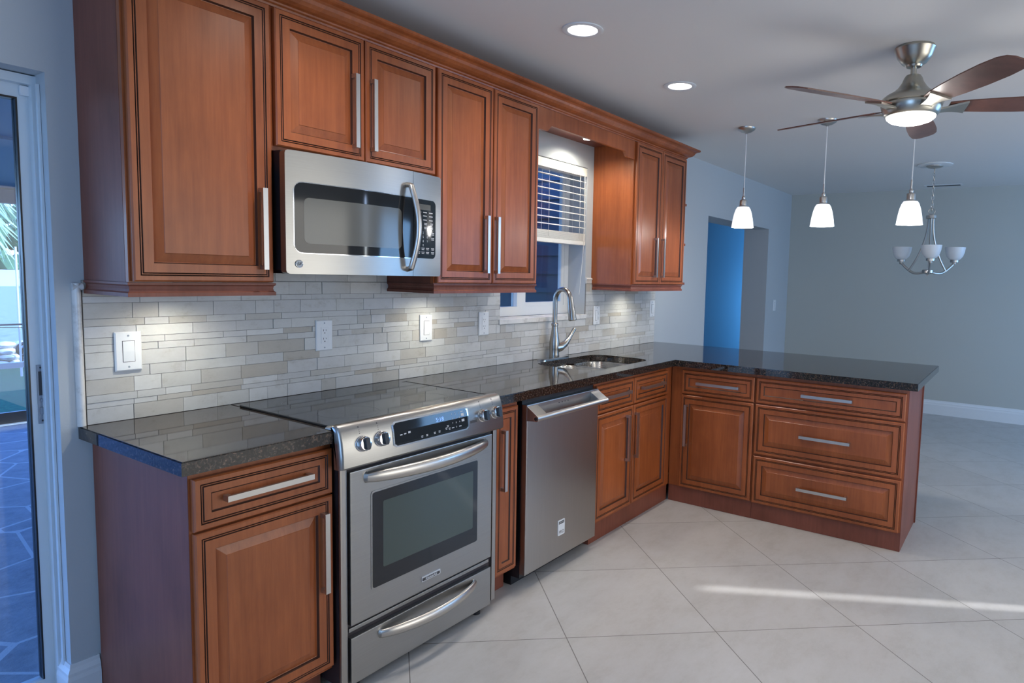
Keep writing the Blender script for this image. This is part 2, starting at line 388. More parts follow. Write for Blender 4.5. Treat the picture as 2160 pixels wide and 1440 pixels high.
# baseboards: ogee-topped
BP = [(0, 0), (0.016, 0), (0.016, 0.105), (0.013, 0.118), (0.013, 0.128), (0.006, 0.142), (0.004, 0.155), (0, 0.155)]
bb = MB().sweep([(DX1, 0.075), (DX1, 0.0), (0.030, 0.0)], BP)
struct('baseboard_back', bb, WHITEPAINT, 'white baseboard wrapping the wall end beside the sliding door')
struct('baseboard_right', MB().sweep([(XF, 0.0), (XF, -5.2)], BP), WHITEPAINT, 'white baseboard along the dining room end wall')
bb = MB().sweep([(3.84, 0.0), (OX0, 0.0)], BP).sweep([(OX1, 0.0), (XF-0.016, 0.0)], BP)
struct('baseboard_hall', bb, WHITEPAINT)

# ---------------------------------------------------------------- sliding glass door
YD = 0.10
dj = MB().box(DX0, DX1, YD-0.03, YD+0.07, DZ-0.03, DZ-0.004).box(DX0, DX1, YD-0.01, YD+0.07, 0, 0.018)
dj.box(DX1-0.007, DX1-0.001, 0.040, 0.055, 0.0, DZ-0.03).box(DX1-0.012, DX1-0.001, 0.068, YD+0.07, 0.0, DZ-0.03)
d1 = struct('door_1', dj, ALU, 'white frame of the sliding glass patio door')
ds = MB().box(-0.083, -0.047, YD, YD+0.035, 0.018, DZ-0.03).box(-1.0, -0.083, YD, YD+0.035, 1.912, DZ-0.03).box(-1.0, -0.083, YD, YD+0.035, 0.018, 0.09)
part('door_sash', ds, ALU, d1)
part('gasket', MB().box(-0.0875, -0.083, YD-0.001, YD+0.033, 0.09, 1.912).box(-1.0, -0.0875, YD-0.001, YD+0.033, 1.906, 1.912), BLACK, d1)
part('glass_pane', MB().box(-1.0, -0.0875, YD+0.014, YD+0.020, 0.09, 1.906), GLASS, d1)
lk = part('door_lock', MB().box(-0.0685, -0.0485, YD-0.004, YD, 0.920, 1.106, ch=0.001), GREYMETAL, d1, 'grey metal flush lock plate')
part('finger_pull', MB().box(-0.0645, -0.0525, YD-0.0055, YD-0.003, 1.010, 1.085), SLOT, lk)
part('latch', MB().box(-0.0645, -0.0535, YD-0.008, YD-0.003, 0.950, 0.972).lathe([(0.005, 0), (0.005, 0.006)], (-0.0585, YD-0.003, 0.995), 12, axis=(0, -1, 0)), GREYMETAL, lk)
for z in (0.930, 1.097):
    part('screw', MB().lathe([(0.0032, 0), (0.0026, 0.0018)], (-0.0585, YD-0.0038, z), 10, axis=(0, -1, 0)), SLOT, lk)
part('roller_guide', MB().box(-0.078, -0.050, YD-0.012, YD-0.001, DZ-0.062, DZ-0.034, ch=0.002), WHITEP, d1)

# ---------------------------------------------------------------- sink window
YW = 0.140
wf = MB().box(WX0, WX1, YW, YW+0.05, WZ0+0.02, 1.226).box(WX0, WX1, YW, YW+0.05, WZ1-0.04, WZ1).box(WX1-0.045, WX1, YW, YW+0.05, 1.226, WZ1-0.04).box(WX0, WX0+0.03, YW, YW+0.05, 1.226, WZ1-0.04)
w1 = struct('window_1', wf, WHITEPAINT, 'white sliding window above the sink')
part('mullion', MB().box(2.283, 2.352, YW-0.006, YW+0.04, 1.226, WZ1-0.04), WHITEPAINT, w1)
ws = MB().box(2.352, 2.775, YW+0.004, YW+0.03, 1.226, 1.250).box(2.352, 2.375, YW+0.004, YW+0.03, 1.25, WZ1-0.04).box(2.745, 2.775, YW+0.004, YW+0.03, 1.25, WZ1-0.04)
part('sash', ws, WHITEPAINT, w1)
part('glass_pane', MB().box(2.375, 2.745, YW+0.014, YW+0.018, 1.250, WZ1-0.04), GLASS, w1)
part('glass_pane', MB().box(WX0+0.03, 2.283, YW+0.024, YW+0.028, 1.226, WZ1-0.04), GLASS, w1)
struct('trim_1', MB().box(WX0-0.012, WX1+0.006, -0.016, YW, 1.140, 1.168, ch=0.003), MARBLE, 'cream marble window sill above the sink')

# blind: headrail, slats, bottom stack, cords
bl = thing('window_blind', (2.39, 0.03, 2.1), 'white slatted blind half raised in the window above the sink', 'blind')
BX0, BX1 = WX0+0.012, WX1-0.012
part('headrail', MB().box(BX0, BX1, -0.004, 0.052, 2.066, 2.118, ch=0.002), BLINDM, bl)
for i in range(8):
    z = 2.034 - i*0.0425
    s = MB(); n = 6; v = []
    for k in range(n+1):
        t = k/n; y = 0.002 + 0.048*t; zz = z + 0.004*math.sin(math.pi*t) + 0.006*(t-0.5)
        v += [(BX0, y, zz), (BX1, y, zz), (BX0, y, zz-0.0028), (BX1, y, zz-0.0028)]
    f = []
    for k in range(n): f += [(4*k, 4*k+1, 4*k+5, 4*k+4), (4*k+2, 4*k+6, 4*k+7, 4*k+3), (4*k, 4*k+4, 4*k+6, 4*k+2), (4*k+1, 4*k+3, 4*k+7, 4*k+5)]
    s.add(v, f+[(0, 2, 3, 1), (4*n, 4*n+1, 4*n+3, 4*n+2)])
    part('slat', s, BLINDM, bl)
st = MB()
for i in range(9): st.box(BX0, BX1, 0.001+0.001*(i % 2), 0.050, 1.650+i*0.0053, 1.6538+i*0.0053)
part('slat_stack', st, BLINDM, bl)
part('bottom_rail', MB().box(BX0, BX1, -0.001, 0.052, 1.622, 1.648, ch=0.003), BLINDM, bl)
for x in (2.115, 2.405, 2.735): part('ladder_cord', MB().tube([(x, -0.003, 2.07), (x, -0.003, 1.66)], 0.0013, 6).tube([(x, 0.053, 2.07), (x, 0.053, 1.66)], 0.0013, 6), CORDM, bl)
part('lift_cord', MB().tube([(2.775, -0.008, 2.07), (2.776, -0.012, 1.75), (2.770, -0.012, 1.58), (2.755, -0.010, 1.42), (2.744, -0.006, 1.30)], 0.0016, 6).tube([(2.779, -0.008, 2.07), (2.781, -0.010, 1.75)], 0.0016, 6), CORDM, bl)

# ---------------------------------------------------------------- tiled backsplash
rs = random.Random(3)
bs = MB(); tones = []
def stone(x0, x1, z0, z1):
    if x1-x0 < 0.004: return
    # cut away the window hole
    if x1 > WX0 and x0 < WX1 and z1 > 1.139:
        if z0 >= 1.1385 or True:
            if x0 < WX0: stone(x0, WX0-0.001, z0, z1)
            if x1 > WX1: stone(WX1+0.001, x1, z0, z1)
            if z0 < 1.13: stone(max(x0, WX0), min(x1, WX1), z0, 1.1385)
            return
    d = rs.uniform(0.0075, 0.0105); g = 0.0008
    n0 = len(bs.f); bs.box(x0+g, x1-g, -d, -0.002, z0+g, z1-g)
    r = rs.random()
    if r < 0.12: t = (0.63, 0.63, 0.615)
    elif r < 0.17: t = (0.45, 0.415, 0.36)
    elif r < 0.30: t = (0.50, 0.48, 0.44)
    else:
        k = rs.uniform(0.53, 0.595); t = (k, k*0.995, k*rs.uniform(0.95, 0.985))
    tones.extend([t]*(len(bs.f)-n0))
TX0, TX1 = 0.022, 3.800
z = 0.9148; hs = [0.050, 0.018, 0.024, 0.050, 0.036, 0.050, 0.024, 0.022, 0.037, 0.024, 0.050, 0.021, 0.050, 0.022]
k = 0
while z < 1.3715:
    h = hs[k % len(hs)]; k += 1; z1 = min(z+h, 1.372); x = TX0
    while x < TX1:
        l = rs.choice([0.08, 0.13, 0.15, 0.16, 0.18, 0.20]) * rs.uniform(0.85, 1.1)
        if x+l > TX1-0.04: l = TX1-x
        stone(x, min(x+l, TX1), z, z1)
        x += l
    z = z1
for xa, xb in ((0.466, 1.190), (WX1+0.001, 2.888)):
    x = xa
    while x < xb-0.002:
        l = min(rs.uniform(0.13, 0.2), xb-x); stone(x, x+l, 1.3725, 1.4 if x > 2 else 1.422); x += l
n0 = len(bs.f); bs.box(TX0, WX0, -0.0062, -0.0005, 0.9145, 1.372); bs.box(WX0, WX1, -0.0062, -0.0005, 0.9145, 1.1385); bs.box(WX1, TX1, -0.0062, -0.0005, 0.9145, 1.372)
tones.extend([(0.22, 0.21, 0.20)]*(len(bs.f)-n0))
me = bs.mesh('tile_backsplash')
at = me.color_attributes.new('stone_tone', 'FLOAT_COLOR', 'CORNER')
for p in me.polygons:
    for li in p.loop_indices: at.data[li].color = (*tones[p.index], 1)
me.materials.append(TILE)
ob = bpy.data.objects.new('tile_backsplash', me); COL.objects.link(ob)
ob['label'] = 'pale travertine strip tiles covering the wall behind the counter'; ob['category'] = 'backsplash'; ob['kind'] = 'thing'
def bull(p0, p1, wdir, r=0.012):
    """half round running from p0 to p1 on the wall; wdir = in-plane width direction"""
    pt = MB(); p0, p1, wd = Vector(p0), Vector(p1), Vector(wdir); n = 8; v = []
    for p in (p0, p1):
        for k_ in range(n+1):
            a_ = math.pi*k_/n; v.append(p + wd*(-math.cos(a_)*r) + Vector((0, -1, 0))*(math.sin(a_)*r*1.35))
    pt.add(v, [(k_, k_+1, n+1+k_+1, n+1+k_) for k_ in range(n)] + [tuple(range(n+1)), tuple(range(n+1, 2*n+2))[::-1]], 0, True)
    part('pencil_trim', pt, MARBLE, ob, 'cream half-round stone trim at the tile edge')
bull((0.009, -0.0005, 0.9145), (0.009, -0.0005, 1.362), (1, 0, 0)); bull((-0.003, -0.0005, 1.351), (0.0245, -0.0005, 1.351), (0, 0, 1))
bull((WX1+0.002, -0.0005, 1.402), (2.8885, -0.0005, 1.402), (0, 0, 1), 0.009)
bull((TX1+0.004, -0.0005, 0.9145), (TX1+0.004, -0.0005, 1.332), (1, 0, 0), 0.004)

# ================================================================ cabinets
def fx(yf):   # front face looking toward -y
    return lambda u, v, d: (u, yf-d, v)
def fp(xf):   # peninsula front looking toward -x ; u = -y
    return lambda u, v, d: (xf-d, -u, v)
T = 0.020
DOORP = [(0, 0, 0), (0, T-0.004, 0), (0.004, T, 0), (0.0165, T, 0), (0.0165, T-0.0005, 1), (0.0185, T-0.004, 1), (0.0205, T-0.0015, 0), (0.0225, T-0.0015, 1), (0.0245, T-0.004, 1), (0.0265, T-0.001, 0),
         (0.0520, T-0.001, 0), (0.0530, T-0.001, 1), (0.0548, T-0.0055, 1), (0.0565, T-0.0100, 0), (0.0580, T-0.0105, 0), (0.0830, T-0.0030, 0), (0.0845, T-0.0015, 0)]
SLIMP = [(0, 0, 0), (0, T-0.004, 0), (0.004, T, 0), (0.0165, T, 0), (0.0165, T-0.0005, 1), (0.0185, T-0.004, 1), (0.0205, T-0.0015, 0), (0.0225, T-0.0015, 1), (0.0245, T-0.004, 1), (0.0265, T-0.001, 0),
         (0.0440, T-0.001, 0), (0.0450, T-0.001, 1), (0.0475, T-0.005, 1), (0.0495, T-0.0065, 0)]
def front(name, parent, u0, u1, v0, v1, fn, slim=False, label=None):
    prof = SLIMP if slim else DOORP
    return part(name, MB().rings(u0, u1, v0, v1, prof, fn), [WOOD, GLAZE], parent, label)
def pull(parent, c, l, fn, vert=True, w_=0.0165):
    """flat U-shaped bar pull centred at c=(u, v) on the door face"""
    u, v = c; h, b, tk = 0.027, 0.0085, 0.014
    pts = [(-l/2, 0), (-l/2, h), (l/2, h), (l/2, 0), (l/2-tk, 0), (l/2-tk, h-b), (-l/2+tk, h-b), (-l/2+tk, 0)]
    if vert: f2 = lambda a_, b_, d: fn(u+d, v+a_, T-0.001+b_)
    else: f2 = lambda a_, b_, d: fn(u+a_, v+d, T-0.001+b_)
    return part('handle', MB().prism(pts, f2, -w_/2, w_/2), NICKEL, parent)
RAILP = [(0.001, 1.3725), (0.010, 1.3725), (0.010, 1.366), (0.005, 1.362), (0.0035, 1.354), (0.0055, 1.346), (0.010, 1.342), (0.010, 1.331), (-0.012, 1.331), (-0.012, 1.3725)]
YU, ZU0, ZU1 = -0.305, 1.3730, 2.283

def upper(x0, x1, label, z0=ZU0, rail=True, lefts=0.0):
    t = thing('wall_cabinet', ((x0+x1)/2, -0.001, z0), label, 'wall cabinet', 'wall cabinets over the counter')
    b_ = MB().box(x0, x1, YU+0.019, -0.001, z0, ZU1)
    part('cabinet_box', b_, WOOD if x0 > 2 else SIDE, t)  # same veneer: lit tone for the right cabinet, shaded tone elsewhere
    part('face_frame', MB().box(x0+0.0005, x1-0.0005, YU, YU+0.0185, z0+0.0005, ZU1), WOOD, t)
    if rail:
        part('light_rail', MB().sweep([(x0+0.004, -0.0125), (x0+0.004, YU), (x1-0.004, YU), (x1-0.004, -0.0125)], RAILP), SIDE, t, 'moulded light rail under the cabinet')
    return t
F = fx(YU-0.0005)
g = 'doors'
# far left tall single door
c1 = upper(0.031, 0.4635, 'tall single-door wall cabinet left of the microwave')
d = front('door', c1, 0.038, 0.457, 1.376, 2.280, F); pull(d, (0.417, 1.551), 0.266, F)
# short two-door cabinet over the microwave
c2 = upper(0.4650, 1.1905, 'short two-door wall cabinet above the microwave', z0=1.8170, rail=False)
d = front('door', c2, 0.474, 0.8265, 1.833, 2.280, F); pull(d, (0.778, 2.009), 0.266, F)
d = front('door', c2, 0.8325, 1.184, 1.833, 2.280, F); pull(d, (0.859, 2.009), 0.266, F)
# two-door cabinet left of the window
c3 = upper(1.1920, 1.893, 'two-door wall cabinet between the microwave and the window')
d = front('door', c3, 1.199, 1.545, 1.376, 2.280, F); pull(d, (1.495, 1.557), 0.266, F)
d = front('door', c3, 1.551, 1.887, 1.376, 2.280, F); pull(d, (1.566, 1.557), 0.266, F)
# cabinet right of the window, with stub shelf ends on its far side
c4 = upper(2.890, 3.632, 'two-door wall cabinet standing alone right of the window')
d = front('door', c4, 2.905, 3.2535, 1.376, 2.280, F); pull(d, (3.172, 1.557), 0.266, F)
d = front('door', c4, 3.2595, 3.628, 1.376, 2.280, F); pull(d, (3.274, 1.557), 0.266, F)
for z in (1.383, 1.672, 1.963):
    part('end_shelf', MB().box(3.632, 3.690 if z > 1.5 else 3.700, -0.306, -0.001, z-0.009, z+0.009, ch=0.004), SIDE, c4)
# crown molding along all the wall cabinets
CP = [(0.0, 2.2835), (0.008, 2.2835), (0.010, 2.290), (0.016, 2.294), (0.018, 2.299), (0.030, 2.303), (0.043, 2.310), (0.053, 2.321), (0.058, 2.332), (0.066, 2.338), (0.080, 2.342), (0.086, 2.346), (0.086, 2.356), (0.0, 2.356)]
cm = MB().sweep([(0.033, -0.001), (0.033, YU+0.001), (3.630, YU+0.001), (3.630, -0.001)], CP).box(0.034, 3.629, YU+0.002, -0.001, 2.2842, 2.300)
single('crown_molding', cm, WOOD, (1.83, YU, 2.283), 'long stepped wooden crown molding on top of the wall cabinets', 'crown molding')
# arched valance across the window
va = thing('window_valance', (2.39, YU, 2.18), 'arched wooden valance bridging the two cabinets over the window', 'valance')
x0, x1, zt, zl, za = 1.894, 2.889, 2.2830, 2.170, 2.203
def ogee(xa, xb):
    return [(xa+(xb-xa)*t, zl+(za-zl)*(0.5-0.5*math.cos(math.pi*t))) for t in [i/8 for i in range(9)]]
out = [(x0, zt), (x0, zl), (x0+0.075, zl)] + ogee(x0+0.080, x0+0.125) + [(2*2.3915-x, z) for x, z in ogee(x0+0.080, x0+0.125)[::-1]] + [(x1-0.075, zl), (x1, zl), (x1, zt)]
part('valance_board', MB().prism(out[::-1], lambda a_, b_, d: (a_, YU-0.004+d, b_), 0, 0.019), WOOD, va)
part('soffit_panel', MB().box(x0, x1, YU+0.0152, -0.001, 2.2700, 2.2830), SIDE, va)
pk = thing('puck_light', (2.56, -0.17, 2.27), 'small round puck light under the window valance', 'puck light')
part('housing', MB().lathe([(0.034, 0), (0.034, -0.016), (0.030, -0.020)], (2.56, -0.17, 2.2699), 24), NICKEL, pk)
part('lens', MB().lathe([(0.028, -0.0195), (0.027, -0.024), (0.015, -0.026)], (2.56, -0.17, 2.2699), 24), LENS, pk)

# ---------------------------------------------------------------- base cabinets
ZB, ZTK = 0.8745, 0.105
YB = -0.609
F = fx(YB-0.0005)
def base(x0, x1, label, toe_y=-0.545, z0=ZTK, hollow=False):
    t = thing('base_cabinet', ((x0+x1)/2, -0.3, 0), label, 'base cabinet', 'base cabinets under the granite counter')
    if hollow:
        part('cabinet_box', MB().box(x0, x0+0.018, YB+0.019, -0.012, z0, ZB-0.0006).box(x1-0.018, x1, YB+0.019, -0.012, z0, ZB-0.0006).box(x0+0.018, x1-0.018, -0.03, -0.012, z0, ZB-0.0006).box(x0+0.018, x1-0.018, YB+0.019, -0.03, z0, z0+0.018), SIDE, t)
    else:
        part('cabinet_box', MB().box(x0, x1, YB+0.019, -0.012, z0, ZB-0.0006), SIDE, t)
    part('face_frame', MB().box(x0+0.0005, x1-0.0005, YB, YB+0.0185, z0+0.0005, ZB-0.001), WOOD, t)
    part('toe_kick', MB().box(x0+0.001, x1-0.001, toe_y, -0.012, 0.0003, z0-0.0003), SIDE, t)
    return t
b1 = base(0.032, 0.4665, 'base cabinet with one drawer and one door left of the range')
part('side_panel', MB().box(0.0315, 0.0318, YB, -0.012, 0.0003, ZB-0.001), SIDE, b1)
d = front('drawer', b1, 0.038, 0.461, 0.707, 0.853, F, True); pull(d, (0.247, 0.785), 0.265, F, False)
d = front('door', b1, 0.038, 0.461, 0.122, 0.701, F); pull(d, (0.424, 0.521), 0.262, F)
b2 = base(1.245, 1.402, 'narrow pull-out base cabinet between the range and the dishwasher')
d = front('door', b2, 1.2455, 1.388, 0.122, 0.853, F, True); pull(d, (1.285, 0.628), 0.265, F)
b3 = base(2.018, 2.9240, 'sink base cabinet with two false drawer fronts over two doors', toe_y=-0.598, hollow=True)
d = front('drawer_front', b3, 2.024, 2.411, 0.704, 0.853, F, True); pull(d, (2.2175, 0.785), 0.265, F, False)
d = front('drawer_front', b3, 2.4185, 2.838, 0.704, 0.853, F, True); pull(d, (2.628, 0.785), 0.265, F, False)
d = front('door', b3, 2.024, 2.411, 0.122, 0.697, F); pull(d, (2.338, 0.522), 0.262, F)
d = front('door', b3, 2.4185, 2.838, 0.122, 0.697, F); pull(d, (2.432, 0.522), 0.262, F)
# peninsula
XPF = 2.926
F = fp(XPF-0.0005)
def pbase(y0, y1, label):
    t = thing('base_cabinet', (3.2, (y0+y1)/2, 0), label, 'base cabinet', 'base cabinets under the granite counter')
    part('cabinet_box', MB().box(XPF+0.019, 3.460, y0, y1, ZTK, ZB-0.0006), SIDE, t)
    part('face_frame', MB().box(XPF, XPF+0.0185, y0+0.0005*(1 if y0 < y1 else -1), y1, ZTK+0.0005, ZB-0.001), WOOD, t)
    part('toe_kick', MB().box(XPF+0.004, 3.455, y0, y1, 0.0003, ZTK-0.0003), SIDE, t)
    return t
p1 = pbase(-0.6115, -1.1625, 'peninsula base cabinet with a drawer over a single door, beside the corner')
d = front('drawer', p1, 0.690, 1.158, 0.706, 0.853, F, True); pull(d, (0.932, 0.780), 0.275, F, False)
d = front('door', p1, 0.690, 1.158, 0.110, 0.699, F); pull(d, (0.730, 0.509), 0.262, F)
p2 = pbase(-1.1640, -1.9835, 'peninsula base cabinet with a stack of three wide drawers')
d = front('drawer', p2, 1.170, 1.975, 0.706, 0.853, F, True); pull(d, (1.574, 0.781), 0.275, F, False)
d = front('drawer', p2, 1.170, 1.975, 0.402, 0.699, F); pull(d, (1.574, 0.546), 0.275, F, False)
d = front('drawer', p2, 1.170, 1.975, 0.106, 0.390, F); pull(d, (1.574, 0.244), 0.275, F, False)
part('end_panel', MB().box(XPF+0.001, 3.470, -1.9865, -1.9838, 0.0003, ZB-0.001).box(3.458, 3.478, -1.9935, -1.975, 0.0003, ZB-0.001), SIDE, p2)
single('peninsula_back_panel', MB().box(3.4610, 3.4570+0.016, -1.974, -0.001, 0.0003, ZB-0.001), SIDE, (3.467, -1.0, 0), 'red-brown wooden panel closing the dining side of the peninsula', 'panel')

# ---------------------------------------------------------------- counters
ZC = 0.914
def slab(name, outline, label, hole=None, z0=0.875, z1=ZC):
    bm = bmesh.new()
    e = 0.003
    loops = []
    vs = [bm.verts.new((x, y, z1)) for x, y in outline]
    edges = [bm.edges.new((vs[i], vs[(i+1) % len(vs)])) for i in range(len(vs))]
    if hole:
        hv = [bm.verts.new((x, y, z1)) for x, y in hole]
        edges += [bm.edges.new((hv[i], hv[(i+1) % len(hv)])) for i in range(len(hv))]
    bmesh.ops.triangle_fill(bm, use_beauty=True, use_dissolve=False, edges=edges)
    r = bmesh.ops.extrude_face_region(bm, geom=bm.faces[:])
    for q in r['geom']:
        if isinstance(q, bmesh.types.BMVert): q.co.z = z0
    bmesh.ops.recalc_face_normals(bm, faces=bm.faces[:])
    be = [x for x in bm.edges if len(x.link_faces) == 2 and x.calc_face_angle(0) > 0.6 and min(x.verts[0].co.z, x.verts[1].co.z) > z1-0.001]
    bmesh.ops.bevel(bm, geom=be, offset=0.003, segments=2, affect='EDGES')
    c = outline[0]
    for q in bm.verts: q.co -= Vector((c[0], c[1], z0))
    me = bpy.data.meshes.new(name); bm.to_mesh(me); bm.free(); me.materials.append(GRANITE)
    o = bpy.data.objects.new(name, me); COL.objects.link(o); o.location = (c[0], c[1], z0)
    o['label'] = label; o['category'] = 'countertop'; o['kind'] = 'thing'; o['group'] = 'dark granite countertops'
    return o
slab('countertop', [(0.0, -0.0005), (0.0, -0.649), (0.468, -0.649), (0.468, -0.0005)], 'short dark granite countertop left of the range')
SX0, SX1, SY0, SY1 = 2.120, 2.785, -0.531, -0.118
slab('countertop', [(1.2435, -0.649), (2.888, -0.649), (2.888, -2.028), (3.836, -2.028), (3.836, -0.0005), (0.4690, -0.0005), (0.4690, -0.0735), (1.2435, -0.0735)],
     'L-shaped dark granite countertop running past the sink onto the peninsula', rrect(SX0, SX1, SY0, SY1, 0.09)[::-1])
# double bowl sink
sk = thing('kitchen_sink', (2.45, -0.32, 0.874), 'stainless double-bowl sink set under the granite counter', 'sink')
def bowl(x0, x1, y0, y1, depth):
    m = MB(); rr = 0.075; lv = [(0, 0.874), (0.004, 0.868), (0.012, 0.874-depth+0.03), (0.022, 0.874-depth+0.010), (0.045, 0.874-depth)]
    lp = [[(a_, b_, z) for a_, b_ in rrect(x0+i, x1-i, y0+i, y1-i, max(rr-i*0.6, 0.02))] for i, z in lv]; n = len(lp[0]); v = [p for l in lp for p in l]
    ctr = ((x0+x1)/2, (y0+y1)/2, 0.874-depth-0.004)
    m.add(v, [(i*n+k, i*n+(k+1) % n, (i+1)*n+(k+1) % n, (i+1)*n+k) for i in range(len(lp)-1) for k in range(n)] + [tuple(range((len(lp)-1)*n, len(lp)*n))], 0, True)
    return m
XD = 2.485
part('bowl', bowl(SX0-0.006, XD-0.010, SY0-0.006, SY1+0.006, 0.20), SINKM, sk)
part('bowl', bowl(XD+0.010, SX1+0.006, SY0-0.006, SY1+0.006, 0.20), SINKM, sk)
part('divider', MB().box(XD-0.0135, XD+0.0135, SY0+0.02, SY1-0.02, 0.853, 0.8735, ch=0.004), SINKM, sk)
for xx in ((SX0+XD)/2, (SX1+XD)/2): part('drain', MB().lathe([(0.045, 0), (0.042, 0.003), (0.030, 0.001)], (xx, -0.32, 0.6741), 24), CHROME, sk)
# faucet
fc = thing('kitchen_faucet', (2.400, -0.068, ZC), 'brushed nickel pull-down gooseneck faucet behind the sink', 'faucet')
part('deck_plate', MB().prism(rrect(2.252, 2.535, -0.096, -0.040, 0.027), lambda a_, b_, d: (a_, b_, ZC+d), 0.0003, 0.010), CHROME, fc)
bx, by = 2.400, -0.068
part('faucet_body', MB().lathe([(0.031, 0.010), (0.032, 0.016), (0.030, 0.030), (0.0305, 0.060), (0.032, 0.085), (0.030, 0.110), (0.024, 0.145), (0.019, 0.180), (0.0185, 0.200), (0.0215, 0.204), (0.0215, 0.216), (0.016, 0.221)], (bx, by, ZC), 28), FAUCETM, fc)
nk = [(bx, by, ZC+0.215), (bx, by, ZC+0.30), (bx, by, ZC+0.345)] + [(bx, by-0.056+0.056*math.cos(R_(a_)), ZC+0.355+0.070*math.sin(R_(a_))) for a_ in range(0, 163, 18)]
part('gooseneck', MB().tube(nk, 0.0150, 16), FAUCETM, fc)
e0 = Vector(nk[-1]); dr = Vector((0.0, -0.16, -1.0)).normalized()
part('spray_head', MB().lathe([(0.0152, -0.008), (0.0170, 0.004), (0.0180, 0.03), (0.0225, 0.085), (0.0250, 0.125), (0.0250, 0.134), (0.020, 0.138)], e0, 26, axis=dr), FAUCETM, fc)
part('lever', MB().tube([(bx+0.004, by-0.006, ZC+0.066), (bx+0.040, by-0.016, ZC+0.070), (bx+0.078, by-0.024, ZC+0.088), (bx+0.112, by-0.028, ZC+0.118), (bx+0.150, by-0.030, ZC+0.160), (bx+0.166, by-0.030, ZC+0.176)], [0.030, 0.027, 0.020, 0.0135, 0.0115, 0.0125], 16), FAUCETM, fc)
# ================================================================ appliances
# ---- microwave
MX0, MX1, MZ0, MZ1 = 0.4660, 1.1600, 1.4060, 1.8155
mw = thing('microwave', (0.813, -0.2, MZ0), 'stainless over-the-range microwave under the short wall cabinet', 'microwave')
part('housing', MB().box(MX0+0.004, MX1-0.004, -0.352, -0.010, MZ0+0.012, MZ1).box(MX0+0.02, MX1-0.02, -0.34, -0.02, MZ0, MZ0+0.0115), BLACK, mw)
XC, HW = (MX0+MX1)/2, (MX1-MX0)/2
def cy_(x): return -0.382 - 0.034*(1-((x-XC)/HW)**2)
def curved(x0, x1, zlo, zhi, off, thick=None, n=26, close=True):
    """patch on the bowed front; zlo/zhi are functions of x"""
    m = MB(); v = []
    xs = [x0+(x1-x0)*i/n for i in range(n+1)]
    if close is not True:   # cosine spacing helps the rounded corners
        xs = [x0+(x1-x0)*(0.5-0.5*math.cos(math.pi*i/n)) for i in range(n+1)]
    for x in xs:
        yb = (-0.3525 if thick is None else cy_(x)-off+thick)
        v += [(x, cy_(x)-off, zlo(x)), (x, cy_(x)-off, zhi(x)), (x, yb, zlo(x)), (x, yb, zhi(x))]
    f = []
    for i in range(n):
        a_, b_ = 4*i, 4*i+4
        f += [(a_, b_, b_+1, a_+1), (a_+2, a_+3, b_+3, b_+2), (a_, a_+2, b_+2, b_), (a_+1, b_+1, b_+3, a_+3)]
    f += [(0, 1, 3, 2), (4*n, 4*n+2, 4*n+3, 4*n+1)]
    return m.add(v, f, 0, True)
def rz(x0, x1, z0, z1, r, l=True, rt=True):
    def c(x):
        dx = 0
        if l and x < x0+r: dx = x0+r-x
        if rt and x > x1-r: dx = x-(x1-r)
        return r-math.sqrt(max(r*r-dx*dx, 0))
    return (lambda x: z0+c(x)), (lambda x: z1-c(x))
XS = 0.990
k0, k1 = rz(MX0, MX1, MZ0, MZ1, 0.012, rt=False)
door = part('door', curved(MX0, XS-0.001, k0, k1, 0.0, close=False), STEEL, mw)
k0, k1 = rz(MX0, MX1, MZ0, MZ1, 0.012, l=False)
ctl = part('control_panel', curved(XS+0.001, MX1, k0, k1, 0.0, close=False), STEEL, mw)
wx0, wx1, wz0, wz1 = 0.494, 1.123, 1.478, 1.713
k0, k1 = rz(wx0, wx1, wz0, wz1, 0.026, rt=False)
part('window_bezel', curved(wx0-0.003, XS-0.001, lambda x: k0(max(x, wx0))-0.003, lambda x: k1(max(x, wx0))+0.003, 0.0008, 0.002, close=False), CHROME, door)
wd = part('window', curved(wx0, XS-0.001, k0, k1, 0.0020, 0.003, close=False), BGLASS, door, 'black glass window with a grey screen')
k0, k1 = rz(0.525, 0.925, 1.510, 1.664, 0.018)
part('window_screen', curved(0.525, 0.925, k0, k1, 0.0026, 0.0012, n=34, close=False), SCREEN, wd)
k0, k1 = rz(wx0, wx1, wz0, wz1, 0.020, l=False)
kp = part('keypad', curved(XS+0.001, wx1, k0, k1, 0.0020, 0.003, close=False), BGLASS, ctl, 'black keypad with printed keys')
def fm(u, v, d): return (u, cy_(u)-0.0022-d, v)
part('display', curved(1.022, 1.090, lambda x: 1.672, lambda x: 1.694, 0.0026, 0.001), SCREEN, kp)
ky = MB(); rk = random.Random(5)
def bar(u, v, w_, h=0.0035): ky.prism([(u-w_/2, v-h/2), (u+w_/2, v-h/2), (u+w_/2, v+h/2), (u-w_/2, v+h/2)], fm, 0.0, 0.0004)
for v in (1.662, 1.648, 1.632): 
    for u in (1.022, 1.056, 1.092): bar(u, v, 0.022)
for v in (1.616, 1.600):
    for u in (1.026, 1.060, 1.096):
        bar(u, v+0.0032, 0.018, 0.0028); bar(u, v-0.0022, 0.016, 0.0028)
for i, row in enumerate((('1', '2', '3'), ('4', '5', '6'), ('7', '8', '9'), ('', '0', ''))):
    for j, ch in enumerate(row):
        if ch: text_faces(ch, 0.013, lambda u, v, d, j=j, i=i: fm(1.020+0.025*j+u, 1.580-0.0165*i+v, d), mb=ky)
for v in (1.578, 1.558):
    bar(1.104, v+0.003, 0.018, 0.0028); bar(1.104, v-0.003, 0.016, 0.0028)
for v in (1.516, 1.500):
    for u in (1.018, 1.044, 1.072, 1.104):
        bar(u, v+0.0028, 0.019, 0.0028); bar(u, v-0.0026, 0.015, 0.0028)
part('key_print', ky, INK, kp)
